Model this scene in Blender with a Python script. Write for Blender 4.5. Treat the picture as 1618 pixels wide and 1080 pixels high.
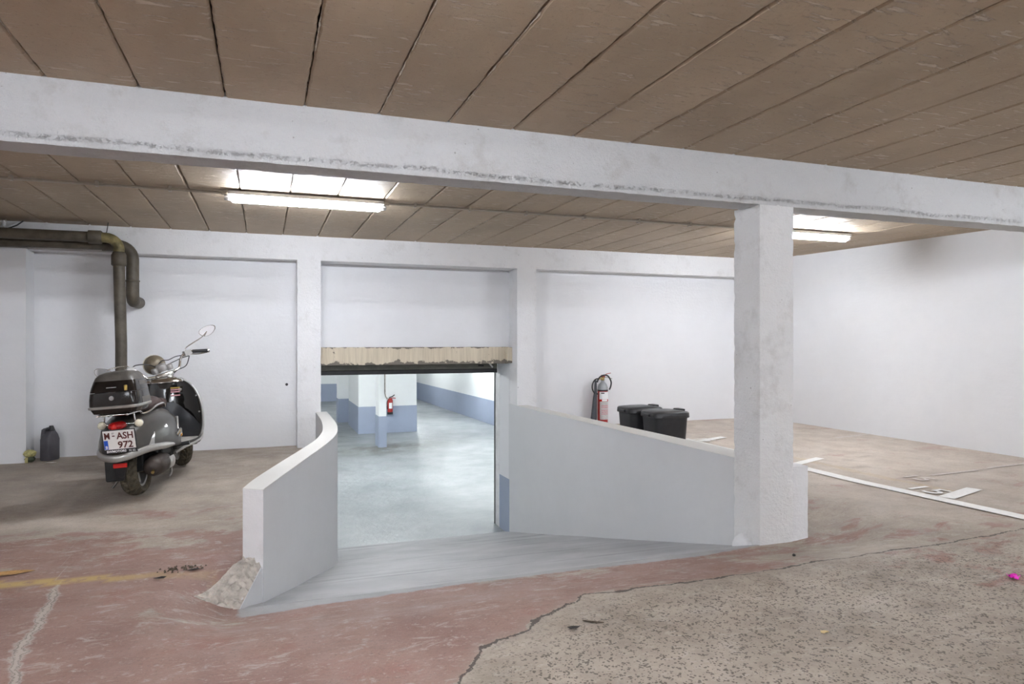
import bpy, bmesh, math, random
import numpy as np
from mathutils import Vector, Matrix, noise
random.seed(7)
for o in list(bpy.data.objects): bpy.data.objects.remove(o)
S = bpy.context.scene
COL = S.collection

# ------------------------------------------------------------------ camera
FPX, CX, CY, CAMH = 1079.0, 809.0, 540.0, 1.22          # focal length in pixels of the 1618x1080 frame
TH = math.atan(391 / 1079.0); CT, ST = math.cos(TH), math.sin(TH)
cd = bpy.data.cameras.new('camera'); cam = bpy.data.objects.new('camera', cd); COL.objects.link(cam)
cd.sensor_width = 36.0; cd.lens = 36.0 * FPX / 1618.0; cd.clip_start = 0.02
cam.location = (0, 0, CAMH); cam.rotation_euler = (math.pi / 2, 0, -TH)
S.camera = cam
# ------------------------------------------------------------------ world, exposure
w = bpy.data.worlds.new('world'); S.world = w; w.use_nodes = True
w.node_tree.nodes['Background'].inputs[0].default_value = (0.9, 0.95, 1, 1)
w.node_tree.nodes['Background'].inputs[1].default_value = 0.02
S.view_settings.view_transform = 'Standard'; S.view_settings.look = 'None'
S.view_settings.gamma = 1.0; S.view_settings.use_curve_mapping = False
S.view_settings.exposure = 2.63
TUBE = 26.0            # emission of the upper tubes
TUBE_LOW = 40.0        # emission of the lower-garage tubes

# pixel -> place helpers (distance always comes from the plane that is touched)
def ray(x, y):
    l = (x - CX) / FPX; u = -(y - CY) / FPX
    return (l * CT + ST, -l * ST + CT, u)
def onz(x, y, z=0.0):
    d = ray(x, y); t = (z - CAMH) / d[2]; return Vector((d[0] * t, d[1] * t, z))
def onY(x, y, Y):
    d = ray(x, y); t = Y / d[1]; return Vector((d[0] * t, Y, CAMH + d[2] * t))

def sm(a, b, x):
    t = np.clip((x - a) / (b - a), 0, 1); return t * t * (3 - 2 * t)

# ------------------------------------------------------------------ materials
def lin(c):
    return tuple(((v / 255.0) / 12.92 if v / 255.0 <= .04045 else ((v / 255.0 + .055) / 1.055) ** 2.4) for v in c)
class NT:
    def __init__(s, name):
        s.m = bpy.data.materials.new(name); s.m.use_nodes = True
        s.t = s.m.node_tree; s.b = s.t.nodes['Principled BSDF']
    def n(s, typ, **kw):
        nd = s.t.nodes.new(typ)
        for k, v in kw.items():
            if k.startswith('i_'):
                key = k[2:]; key = int(key) if key.isdigit() else key
                nd.inputs[key].default_value = v
            else: setattr(nd, k, v)
        return nd
    def l(s, a, b): s.t.links.new(a, b)
    def coords(s, kind='Object', scale=(1, 1, 1)):
        tc = s.n('ShaderNodeTexCoord'); mp = s.n('ShaderNodeMapping'); mp.inputs['Scale'].default_value = scale
        s.l(tc.outputs[kind], mp.inputs[0]); return mp.outputs[0]
    def wpos(s, scale=(1, 1, 1)):
        g = s.n('ShaderNodeNewGeometry'); mp = s.n('ShaderNodeMapping'); mp.inputs['Scale'].default_value = scale
        s.l(g.outputs['Position'], mp.inputs[0]); return mp.outputs[0]
    def noise(s, vec, scale, detail=4, rough=.55, dist=0):
        nd = s.n('ShaderNodeTexNoise'); nd.inputs['Scale'].default_value = scale; nd.inputs['Detail'].default_value = detail
        nd.inputs['Roughness'].default_value = rough; nd.inputs['Distortion'].default_value = dist
        s.l(vec, nd.inputs['Vector']); return nd.outputs['Fac']
    def ramp(s, fac, *stops):
        r = s.n('ShaderNodeValToRGB'); e = r.color_ramp.elements
        while len(e) < len(stops): e.new(.5)
        for el, (p, c) in zip(e, stops):
            el.position = p; el.color = (c, c, c, 1) if not hasattr(c, '__len__') else (*c[:3], 1)
        s.l(fac, r.inputs[0]); return r.outputs[0]
    def mix(s, fac, a, b, typ='MIX'):
        m = s.n('ShaderNodeMix', data_type='RGBA', blend_type=typ)
        for sock, v in ((m.inputs[0], fac), (m.inputs[6], a), (m.inputs[7], b)):
            if hasattr(v, 'links') or hasattr(v, 'is_linked'): s.l(v, sock)
            elif hasattr(v, '__len__'): sock.default_value = (*v[:3], 1)
            else: sock.default_value = v
        return m.outputs[2]
    def math(s, op, a, b=None, clamp=False):
        m = s.n('ShaderNodeMath', operation=op, use_clamp=clamp)
        for i, v in enumerate((a, b)):
            if v is None: continue
            if hasattr(v, 'is_linked'): s.l(v, m.inputs[i])
            else: m.inputs[i].default_value = v
        return m.outputs[0]
    def bump(s, h, strength=.3, dist=.01, prev=None):
        b = s.n('ShaderNodeBump'); b.inputs['Strength'].default_value = strength; b.inputs['Distance'].default_value = dist
        s.l(h, b.inputs['Height'])
        if prev is not None: s.l(prev, b.inputs['Normal'])
        return b.outputs[0]
    def attr(s, name):
        a = s.n('ShaderNodeAttribute', attribute_name=name); return a.outputs['Fac']
    def done(s, col=None, rough=None, normal=None, metal=None):
        for key, v in (('Base Color', col), ('Roughness', rough), ('Normal', normal), ('Metallic', metal)):
            if v is None: continue
            if hasattr(v, 'is_linked'): s.l(v, s.b.inputs[key])
            elif hasattr(v, '__len__'): s.b.inputs[key].default_value = (*v[:3], 1)
            else: s.b.inputs[key].default_value = v
        return s.m

def simple(name, c, rough=.5, metal=0, var=.12, scale=12, bump=.0, bscale=60, coat=0):
    t = NT(name); v = t.coords(); f = t.noise(v, scale, 4)
    a = tuple(x * (1 - var) for x in c); b = tuple(min(1, x * (1 + var)) for x in c)
    col = t.ramp(f, (.3, a), (.7, b))
    nm = t.bump(t.noise(v, bscale, 4), bump, .004) if bump else None
    if coat: t.b.inputs['Coat Weight'].default_value = coat; t.b.inputs['Coat Roughness'].default_value = .08
    return t.done(col, rough, nm, metal)

M = {}
def wallmat(name, c, stain=.06, bump=.25, pits=False, bscale=30, ridge=None, dirt=.30):
    t = NT(name); v = t.wpos()
    big = t.noise(v, .9, 4, .6); fine = t.noise(v, 9, 5, .6)
    lo = tuple(x * (1 - stain) for x in c)
    col = t.mix(t.ramp(big, (.35, 0.0), (.7, 1.0)), c, lo)
    col = t.mix(t.ramp(fine, (.42, 0.0), (.75, .35)), col, tuple(x * .93 for x in c))
    h = t.noise(v, bscale, 6, .6)
    nm = t.bump(h, bump, .01)
    h2 = t.noise(t.wpos((1, 1, 5)), 3.5, 3, .5)
    nm = t.bump(h2, bump * .5, .02, nm)
    if pits:
        vo = t.n('ShaderNodeTexVoronoi'); vo.inputs['Scale'].default_value = 24; t.l(v, vo.inputs['Vector'])
        sel = t.noise(v, 6, 2)
        thr = t.math('MULTIPLY', t.ramp(sel, (.55, 0.0), (.8, 1.0)), .22)
        pit = t.math('LESS_THAN', vo.outputs['Distance'], thr)
        col = t.mix(t.math('MULTIPLY', pit, .55), col, (.22, .2, .18))
        grime = t.ramp(t.noise(v, 4, 8, .75), (.52, 0.0), (.72, dirt))
        col = t.mix(grime, col, (.40, .38, .35))
        nm = t.bump(t.noise(t.wpos((1, 1, 1)), 55, 6, .7), bump * 1.4, .012, nm)
    if ridge is not None:
        # ragged mortar ridge left by the formwork along the lower edge
        sp = t.n('ShaderNodeSeparateXYZ'); t.l(v, sp.inputs[0])
        wz = t.math('ADD', sp.outputs['Z'], t.math('MULTIPLY', t.math('SUBTRACT', t.noise(t.wpos((1, 1, 0)), 2.0, 5, .6), .5), .05))
        near = t.ramp(t.math('ABSOLUTE', t.math('SUBTRACT', wz, ridge)), (0.0, 1.0), (.016, 0.0))
        brk = t.ramp(t.noise(v, 48, 5, .7), (.50, 0.0), (.58, 1.0))
        k = t.math('MULTIPLY', near, brk)
        col = t.mix(t.math('MULTIPLY', k, .42), col, (.34, .33, .31))
        nm = t.bump(k, .9, .012, nm)
    return t.done(col, .75, nm)
M['wall'] = wallmat('white_painted_wall', (.77, .775, .79), .05, .18)
M['frame'] = wallmat('white_painted_concrete', (.80, .80, .81), .04, .35, True, 45)
M['beam'] = wallmat('rough_white_concrete', (.67, .675, .68), .06, .8, True, 40, 2.168, .5)
M['column'] = wallmat('white_column_concrete', (.84, .84, .84), .05, .7, True, 40, None, .38)
M['parapet'] = wallmat('grey_white_render', (.64, .65, .66), .04, .12)
M['parapet_top'] = wallmat('parapet_coping_paint', (.74, .73, .70), .07, .2)
M['lowwall'] = wallmat('lower_white_wall', (.82, .84, .84), .04, .12)
M['dado'] = wallmat('blue_grey_dado', (.33, .38, .49), .08, .15)

def ceilmat():
    t = NT('brown_concrete_plank'); v = t.wpos()
    oi = t.n('ShaderNodeObjectInfo')
    big = t.noise(t.wpos((1, .5, 1)), 1.6, 5, .6)
    c = t.ramp(big, (.3, (.37, .285, .195)), (.7, (.51, .405, .285)))
    c = t.mix(t.math('MULTIPLY', oi.outputs['Random'], .30), c, (.31, .24, .165))
    sp = t.ramp(t.noise(v, 75, 3, .6), (.62, 0.0), (.72, 1.0)); c = t.mix(t.math('MULTIPLY', sp, .45), c, (.15, .12, .095))
    fl = t.ramp(t.noise(t.wpos((1, 4.5, 1)), 7, 6, .62, .4), (.57, 0.0), (.62, 1.0))
    gate = t.ramp(t.noise(v, 2.2, 3), (.36, 0.0), (.55, 1.0))
    fl = t.math('MULTIPLY', fl, gate)
    c = t.mix(t.math('MULTIPLY', fl, .40), c, (.74, .66, .54))  # sheen on the flakes, put into the colour as a paler tone
    nm = t.bump(fl, .8, .014)
    nm = t.bump(t.noise(v, 40, 6, .65), .35, .012, nm)
    nm = t.bump(t.noise(t.wpos((1, 9, 1)), 8, 4, .5), .15, .01, nm)
    return t.done(c, t.ramp(fl, (0, .62), (1, .4)), nm)
M['plank'] = ceilmat()
def mortarmat():
    t = NT('seam_mortar'); f = t.noise(t.wpos((1, 1, 1)), 1.3, 3, .5); g = t.noise(t.wpos(), 40, 3)
    k = t.math('MULTIPLY', t.ramp(f, (.5, 0.0), (.6, 1.0)), t.ramp(g, (.4, 0.0), (.6, 1.0)))
    return t.done(t.mix(k, (.02, .016, .013), (.55, .52, .48)), .95)
M['mortar'] = mortarmat()

def floormat():
    t = NT('worn_red_painted_concrete'); v = t.wpos()
    red = t.attr('red'); dm = t.attr('d_main'); dl = t.attr('d_left'); dr = t.attr('d_ramp'); spk = t.attr('speck'); yel = t.attr('yel')
    vs = t.wpos((1, 1.9, 1))
    # bare concrete
    pal = t.attr('pale')
    conc = t.ramp(t.noise(v, 2.1, 8, .68), (.3, (.25, .205, .165)), (.5, (.36, .305, .25)), (.72, (.48, .42, .355)))
    conc = t.mix(t.math('MULTIPLY', pal, .8), conc, t.ramp(t.noise(v, 3.3, 7, .65), (.35, (.50, .425, .36)), (.65, (.68, .60, .52))))
    # red paint with wear
    paint = t.ramp(t.noise(v, 2.2, 6, .65), (.3, (.225, .115, .095)), (.55, (.30, .175, .145)), (.75, (.27, .10, .08)))
    paint = t.mix(t.math('MULTIPLY', pal, .75), paint, (.52, .38, .33))
    wear = t.noise(vs, 3.6, 12, .78, .6)
    big = t.noise(vs, .9, 3, .5)
    f = t.math('ADD', t.math('ADD', wear, t.math('MULTIPLY', t.math('SUBTRACT', big, .5), .6)), t.math('SUBTRACT', red, .5))
    col = t.mix(t.math('MULTIPLY', t.ramp(f, (.455, 0.0), (.535, 1.0)), .85), conc, paint)
    # pale scuffs, large and small
    sc = t.ramp(t.noise(t.wpos((1, 2.2, 1)), 7, 12, .8, .8), (.545, 0.0), (.60, 1.0))
    col = t.mix(t.math('MULTIPLY', sc, .5), col, (.50, .45, .40))
    sc2 = t.ramp(t.noise(t.wpos((1, 1.7, 1)), 34, 6, .7, .5), (.60, 0.0), (.66, 1.0))
    col = t.mix(t.math('MULTIPLY', sc2, .45), col, (.56, .50, .45))
    # dust and small dark flecks
    dust = t.noise(v, 60, 5, .75); col = t.mix(t.ramp(dust, (.55, 0.0), (.70, .55)), col, (.15, .115, .09))
    dk = t.ramp(t.noise(t.wpos((1, 1.6, 1)), 2.6, 9, .72, .5), (.56, 0.0), (.70, 1.0))
    col = t.mix(t.math('MULTIPLY', dk, .30), col, (.13, .10, .082))
    # exposed aggregate
    vo = t.n('ShaderNodeTexVoronoi'); vo.inputs['Scale'].default_value = 80; t.l(v, vo.inputs['Vector'])
    pit = t.math('LESS_THAN', vo.outputs['Distance'], t.math('MULTIPLY', t.ramp(t.noise(v, 30, 2), (.36, 0.0), (.60, 1.0)), .50))
    pit = t.math('MULTIPLY', pit, spk)
    col = t.mix(t.math('MULTIPLY', pit, .8), col, (.085, .07, .058))
    # cracks: the main one and a pale filled one
    jag = t.math('MULTIPLY', t.math('SUBTRACT', t.noise(v, 9, 6, .7), .5), .11)
    wob = t.noise(v, 3, 3)
    ad = t.math('ABSOLUTE', t.math('ADD', dm, jag))
    wid = t.ramp(wob, (.35, .002), (.7, .016))
    ck = t.math('LESS_THAN', ad, wid)
    lip = t.math('MULTIPLY', t.ramp(ad, (0.0, 1.0), (.07, 0.0)), .35)
    col = t.mix(lip, col, (.36, .31, .26))
    col = t.mix(t.math('MULTIPLY', ck, .85), col, (.045, .035, .03))
    al = t.math('ABSOLUTE', t.math('ADD', dl, t.math('MULTIPLY', jag, 1.2)))
    fil = t.ramp(al, (.0, 1.0), (.016, .9), (.03, 0.0))
    col = t.mix(t.math('MULTIPLY', fil, .8), col, (.50, .455, .41))
    ck2 = t.math('LESS_THAN', t.math('ABSOLUTE', t.math('ADD', al, -.012)), t.math('MULTIPLY', wid, .35))
    col = t.mix(t.math('MULTIPLY', ck2, .6), col, (.13, .11, .09))
    # faded yellow line
    yw = t.math('MULTIPLY', yel, t.ramp(t.noise(v, 14, 6, .7), (.30, 0.0), (.48, 1.0)))
    col = t.mix(t.math('MULTIPLY', yw, .85), col, (.52, .37, .13))
    # grey-blue ramp paint
    rj = t.math('ADD', dr, t.math('MULTIPLY', t.math('SUBTRACT', t.noise(v, 16, 5, .7), .5), .05))
    rp = t.ramp(rj, (.0, 0.0), (.02, 1.0))
    col = t.mix(rp, col, t.ramp(t.noise(v, 5, 5), (.3, (.32, .325, .335)), (.7, (.41, .415, .425))))
    hgt = t.math('SUBTRACT', t.noise(v, 18, 8, .7), t.math('MULTIPLY', ck, 1.2))
    nm = t.bump(hgt, .35, .02); nm = t.bump(t.math('SUBTRACT', t.noise(v, 120, 4, .7), pit), .3, .006, nm)
    ro = t.ramp(t.noise(v, 6, 5), (.3, .55), (.7, .85))
    return t.done(col, ro, nm)
M['floor'] = floormat()
def paintfloor(name, a, b, rough, streak):
    t = NT(name); v = t.wpos()
    c = t.ramp(t.noise(v, 1.4, 6, .6), (.3, a), (.7, b))
    st = t.ramp(t.noise(t.wpos((.25, 3.2, 1)), 2.6, 6, .6, .6), (.56, 0.0), (.68, 1.0))
    c = t.mix(t.math('MULTIPLY', st, streak), c, tuple(x * .55 for x in a))
    c = t.mix(t.ramp(t.noise(v, 26, 6, .7), (.6, 0.0), (.78, .4)), c, tuple(x * .6 for x in a))
    nm = t.bump(t.noise(v, 7, 7, .65), .35, .02)
    return t.done(c, t.ramp(t.noise(v, 3, 5), (.3, rough), (.7, rough + .25)), nm)
M['ramp'] = paintfloor('ramp_grey_paint', (.31, .315, .325), (.41, .415, .425), .5, .75)
def lowfloor():
    t = NT('lower_floor_paint'); v = t.wpos()
    c = t.ramp(t.noise(v, .8, 6, .62), (.3, (.215, .238, .25)), (.52, (.28, .305, .315)), (.75, (.36, .385, .395)))
    st = t.attr('stain')
    k = t.math('MULTIPLY', st, t.ramp(t.noise(v, 2.2, 6, .7), (.34, 0.0), (.55, 1.0)))
    c = t.mix(t.math('MULTIPLY', k, .85), c, (.085, .08, .048))
    c = t.mix(t.ramp(t.noise(v, 16, 6, .7), (.6, 0.0), (.8, .3)), c, (.20, .215, .21))
    nm = t.bump(t.noise(v, 3, 7, .65), .6, .03)
    return t.done(c, t.ramp(t.noise(v, 2, 5), (.3, .28), (.7, .5)), nm)
M['lowfloor'] = lowfloor()
M['near'] = wallmat('dimmed_near_wall', (.30, .30, .30), .08, .2)  # unseen wall darkened so the scooter mirrors a dim room end
M['lowceil'] = simple('lower_ceiling', (.6, .6, .58), .9)
M['rubble'] = simple('broken_concrete', (.46, .42, .37), .95, 0, .3, 25, .8, 40)
def lintelmat():
    t = NT('raw_beige_lintel'); v = t.wpos()
    c = t.ramp(t.noise(t.wpos((14, 14, .8)), 3, 4), (.3, (.52, .45, .34)), (.7, (.67, .59, .46)))
    sp = t.n('ShaderNodeSeparateXYZ'); g = t.n('ShaderNodeNewGeometry'); t.l(g.outputs['Position'], sp.inputs[0])
    low = t.math('SUBTRACT', 1.0, t.math('MULTIPLY', t.math('SUBTRACT', sp.outputs['Z'], .93), 12.0), True)
    hi = t.math('MULTIPLY', t.math('SUBTRACT', sp.outputs['Z'], 1.125), 26.0, True)
    edge = t.math('MAXIMUM', low, hi)
    ch = t.ramp(t.math('ADD', t.math('MULTIPLY', edge, .30), t.noise(v, 9, 6, .6)), (.66, 0.0), (.69, 1.0))
    c = t.mix(ch, c, (.19, .165, .135))
    return t.done(c, .85, t.bump(t.math('SUBTRACT', 1.0, ch), .5, .01))
M['lintel'] = lintelmat()
M['white_line'] = simple('white_road_paint', (.84, .83, .80), .7, 0, .06, 30, .2, 80)
M['thin_line'] = simple('faded_white_paint', (.58, .53, .49), .8, 0, .15, 40)
def emis(name, col, st):
    t = NT(name); t.b.inputs['Base Color'].default_value = (.9, .9, .9, 1)
    t.b.inputs['Emission Color'].default_value = (*col, 1); t.b.inputs['Emission Strength'].default_value = st; return t.m
M['tube'] = emis('lit_tube', (.91, .96, 1.04), TUBE)
M['tube_low'] = emis('lit_tube_lower', (.94, .98, 1), TUBE_LOW)
M['plastic_white'] = simple('white_plastic', (.72, .72, .72), .5)
M['conduit'] = simple('grey_conduit', (.46, .42, .36), .5, 0, .1)
M['pipe'] = simple('brown_grey_pipe', (.092, .076, .055), .55, 0, .35, 9, .3, 60)
M['pipe_stain'] = simple('stained_pipe_elbow', (.20, .165, .07), .6, 0, .55, 14, .3)
M['black'] = simple('black_plastic', (.018, .018, .02), .42, 0, .2)
M['bin'] = simple('black_bin_plastic', (.022, .022, .025), .45, 0, .15, 20, .15, 120)
M['bin_lid'] = simple('black_bin_lid', (.035, .035, .038), .35, 0, .15, 20)
M['rubber'] = simple('dusty_tyre_rubber', (.080, .066, .044), .8, 0, .5, 18, .3)
M['chrome'] = simple('chrome', (.72, .71, .69), .16, 1, .06)
M['silver'] = simple('satin_silver', (.40, .39, .375), .34, .6, .08)
M['scoot'] = simple('dusty_grey_paint', (.044, .039, .034), .36, .0, .3, 5, 0, 40, .25)
M['scoot'].node_tree.nodes['Principled BSDF'].inputs['Specular IOR Level'].default_value = .35
M['scoot_dark'] = simple('dark_grey_panel', (.032, .033, .037), .45, 0, .2, 6)
M['gloss_black'] = simple('gloss_black_panel', (.010, .009, .008), .12, 0, .3, 6, 0, 40, .5)
M['case'] = simple('gloss_brown_black', (.016, .012, .010), .12, 0, .3, 6, 0, 40, .0)
M['case'].node_tree.nodes['Principled BSDF'].inputs['Specular IOR Level'].default_value = .28
M['case_dusty'] = simple('dusty_case_lid', (.085, .077, .068), .45, 0, .5, 9)
M['seat'] = simple('brown_leather', (.060, .036, .032), .5, 0, .25, 14, .2)
M['mat'] = simple('dusty_rubber_mat', (.42, .40, .37), .75, 0, .15)
M['engine'] = simple('dark_engine', (.012, .012, .012), .6, 0, .5, 20, .3)
M['muffler'] = simple('rusty_muffler', (.055, .042, .036), .5, .4, .35, 12)
M['steel'] = simple('dull_steel', (.26, .24, .22), .4, .8, .3)
M['headshell'] = simple('dusty_headlight_shell', (.20, .165, .115), .4, .3, .3)
M['redlens'] = simple('red_lens', (.35, .008, .008), .15, 0, .3, 30)
M['redlens2'] = simple('bright_red_reflector', (.62, .02, .015), .25, 0, .1)
M['clearlens'] = simple('clear_lens', (.70, .66, .52), .12, 0, .25, 30)
M['amber'] = simple('amber_reflector', (.60, .28, .05), .3)
M['mirror'] = simple('mirror_glass', (.92, .92, .93), .03, 1, .01)
M['plate'] = simple('plate_white', (.80, .77, .74), .45, 0, .03)
M['plate_red'] = simple('plate_ruby_lettering', (.10, .018, .014), .5)
M['eublue'] = simple('plate_blue', (.01, .09, .55), .4)
M['white'] = simple('white_print', (.85, .85, .85), .5, 0, .03)
M['sticker'] = simple('pink_sticker', (.58, .30, .32), .5, 0, .2, 60)
M['gold'] = simple('gold_badge', (.60, .42, .12), .3, .7)
M['ext_red'] = simple('extinguisher_red', (.40, .022, .018), .3, 0, .15)
M['ext_grey'] = simple('grey_cylinder_shoulder', (.36, .37, .38), .4, .2)
M['label_grey'] = simple('printed_grey_label', (.52, .50, .49), .5, 0, .22, 90)
M['brass'] = simple('brass', (.5, .38, .16), .3, 1)
M['horn'] = simple('black_horn', (.055, .058, .068), .4)
M['door_panel'] = simple('olive_grey_door', (.17, .17, .14), .5, 0, .12)
M['jerry'] = simple('charcoal_canister', (.085, .08, .092), .45, 0, .15)
M['wrap'] = simple('crumpled_yellow_wrapper', (.50, .46, .20), .45, 0, .3, 40)
M['wrapdark'] = simple('dark_green_wrapper', (.05, .06, .035), .5, 0, .4)
M['paper'] = simple('white_paper', (.72, .70, .67), .8)
M['leaf'] = simple('dry_orange_leaf', (.42, .24, .085), .7, 0, .3, 40)
M['leaf_dark'] = simple('dry_dark_leaf', (.028, .024, .022), .6, 0, .3)
M['dirt'] = simple('dirt_crumb', (.085, .065, .045), .95, 0, .5, 60)
M['petal'] = simple('magenta_petal', (.80, .0, .52), .5, 0, .1)
M['petal_y'] = simple('pale_yellow_petal', (.66, .50, .24), .6, 0, .15)

# ------------------------------------------------------------------ mesh helpers
def link(name, me, mat, parent=None):
    o = bpy.data.objects.new(name, me); COL.objects.link(o)
    if mat is not None:
        me.materials.append(M[mat] if isinstance(mat, str) else mat)
    if parent is not None: o.parent = parent
    return o
def tag(o, label, cat, group=None, kind=None):
    o['label'] = label; o['category'] = cat
    if group: o['group'] = group
    if kind: o['kind'] = kind
    return o
def empty(name, loc=(0, 0, 0), rot=(0, 0, 0)):
    o = bpy.data.objects.new(name, None); COL.objects.link(o); o.location = loc; o.rotation_euler = rot
    o.empty_display_size = .1; return o
class MB:
    def __init__(s): s.v = []; s.f = []
    def add(s, vs, fs):
        n = len(s.v); s.v += [tuple(p) for p in vs]; s.f += [tuple(i + n for i in f) for f in fs]; return s
    def box(s, x0, x1, y0, y1, z0, z1):
        return s.add([(x0, y0, z0), (x1, y0, z0), (x1, y1, z0), (x0, y1, z0), (x0, y0, z1), (x1, y0, z1), (x1, y1, z1), (x0, y1, z1)],
                     [(0, 3, 2, 1), (4, 5, 6, 7), (0, 1, 5, 4), (1, 2, 6, 5), (2, 3, 7, 6), (3, 0, 4, 7)])
    def loft(s, rings, cap=True, closed=True):
        n = len(rings[0]); vs = [p for r_ in rings for p in r_]; fs = []
        for i in range(len(rings) - 1):
            for j in range(n if closed else n - 1):
                a = i * n + j; b = i * n + (j + 1) % n
                fs.append((a, b, b + n, a + n))
        if cap and closed:
            fs.append(tuple(reversed(range(n)))); fs.append(tuple(range((len(rings) - 1) * n, len(rings) * n)))
        return s.add(vs, fs)
    def tube(s, path, r, n=10, cap=True, flat=None):
        P = [Vector(p) for p in path]; rr = r if hasattr(r, '__len__') else [r] * len(P); rings = []; up = None
        for i, p in enumerate(P):
            t = (P[min(i + 1, len(P) - 1)] - P[max(i - 1, 0)]).normalized()
            if up is None:
                up = Vector((0, 0, 1)) if abs(t.z) < .9 else Vector((1, 0, 0))
            a = t.cross(up).normalized(); b = a.cross(t).normalized(); up = b
            fa, fb = (1, 1) if flat is None else flat
            rings.append([p + a * math.cos(2 * math.pi * k / n) * rr[i] * fa + b * math.sin(2 * math.pi * k / n) * rr[i] * fb for k in range(n)])
        return s.loft(rings, cap)
    def lathe(s, prof, c=(0, 0, 0), axis='z', n=24, cap=True):
        rings = []
        for (r_, h) in prof:
            ring = []
            for k in range(n):
                a = 2 * math.pi * k / n; x, y = r_ * math.cos(a), r_ * math.sin(a)
                q = (x, y, h) if axis == 'z' else ((h, x, y) if axis == 'x' else (y, h, x))
                ring.append((c[0] + q[0], c[1] + q[1], c[2] + q[2]))
            rings.append(ring)
        return s.loft(rings, cap)
    def prism(s, pts, z0, z1):
        n = len(pts)
        return s.add([(p[0], p[1], z0) for p in pts] + [(p[0], p[1], z1) for p in pts],
                     [tuple(reversed(range(n))), tuple(range(n, 2 * n))] + [(i, (i + 1) % n, n + (i + 1) % n, n + i) for i in range(n)])
    def mesh(s, name, smooth=None):
        me = bpy.data.meshes.new(name); me.from_pydata(s.v, [], s.f)
        bm = bmesh.new(); bm.from_mesh(me); bmesh.ops.recalc_face_normals(bm, faces=bm.faces)
        if smooth is not None:
            for f in bm.faces: f.smooth = True
            for e in bm.edges:
                if len(e.link_faces) == 2 and e.calc_face_angle(0) > math.radians(smooth): e.smooth = False
        bm.to_mesh(me); bm.free(); return me
    def build(s, name, mat, parent=None, smooth=None, bevel=0):
        me = s.mesh(name, smooth)
        if bevel:
            bm = bmesh.new(); bm.from_mesh(me)
            bmesh.ops.bevel(bm, geom=[e for e in bm.edges if len(e.link_faces) == 2 and e.calc_face_angle(0) > .5], offset=bevel, segments=2, affect='EDGES', profile=.5)
            for f in bm.faces: f.smooth = bool(smooth)
            bm.to_mesh(me); bm.free()
        return link(name, me, mat, parent)
def rough_box(name, x0, x1, y0, y1, z0, z1, res, amp, mat, parent=None, fscale=6.0, edge=2.2):
    """box of concrete with uneven faces and nibbled arrises"""
    bm = bmesh.new(); lo = Vector((x0, y0, z0)); hi = Vector((x1, y1, z1)); size = hi - lo
    n = [max(1, min(260, int(round(size[k] / res)))) for k in range(3)]
    vm = {}
    def V(i, j, k):
        key = (i, j, k)
        if key not in vm:
            p = Vector((lo.x + size.x * i / n[0], lo.y + size.y * j / n[1], lo.z + size.z * k / n[2]))
            nr = Vector(((-1 if i == 0 else 1 if i == n[0] else 0), (-1 if j == 0 else 1 if j == n[1] else 0), (-1 if k == 0 else 1 if k == n[2] else 0)))
            cnt = abs(nr.x) + abs(nr.y) + abs(nr.z)
            q = noise.noise(p * fscale) * .6 + noise.noise(p * fscale * 4.1) * .4
            a = amp * q
            if cnt > 1: a = -amp * edge * max(0, noise.noise(p * fscale * 2.3) * .5 + noise.noise(p * fscale * 7) * .7)
            vm[key] = bm.verts.new(p + nr * a)
        return vm[key]
    for ax in range(3):
        u, v_ = [(1, 2), (0, 2), (0, 1)][ax]
        for side in (0, n[ax]):
            for a in range(n[u]):
                for b in range(n[v_]):
                    ids = []
                    for da, db in ((0, 0), (1, 0), (1, 1), (0, 1)):
                        idx = [0, 0, 0]; idx[ax] = side; idx[u] = a + da; idx[v_] = b + db; ids.append(V(*idx))
                    bm.faces.new(ids)
    bmesh.ops.recalc_face_normals(bm, faces=bm.faces)
    for f in bm.faces: f.smooth = True
    for e in bm.edges:
        if e.calc_face_angle(0) > .7: e.smooth = False
    me = bpy.data.meshes.new(name); bm.to_mesh(me); bm.free(); return link(name, me, mat, parent)
def text_mesh(name, txt, size, mat, parent, mtx, bold=0.0, extrude=.0006, align='LEFT', sx=1.0):
    cu = bpy.data.curves.new(name + '_curve', 'FONT'); cu.body = txt; cu.size = size; cu.offset = bold; cu.extrude = extrude; cu.align_x = align
    cu.resolution_u = 3
    tmp = bpy.data.objects.new('tmp_text', cu); COL.objects.link(tmp)
    dg = bpy.context.evaluated_depsgraph_get(); dg.update()
    me = bpy.data.meshes.new_from_object(tmp.evaluated_get(dg)); bpy.data.objects.remove(tmp)
    me.transform(mtx @ Matrix.Diagonal((sx, 1, 1, 1))); me.name = name
    me.materials.clear()
    return link(name, me, mat, parent)
def frame_mtx(o, xa, ya):
    xa = Vector(xa).normalized(); ya = Vector(ya).normalized(); za = xa.cross(ya)
    return Matrix(((xa.x, ya.x, za.x, o[0]), (xa.y, ya.y, za.y, o[1]), (xa.z, ya.z, za.z, o[2]), (0, 0, 0, 1)))

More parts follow.
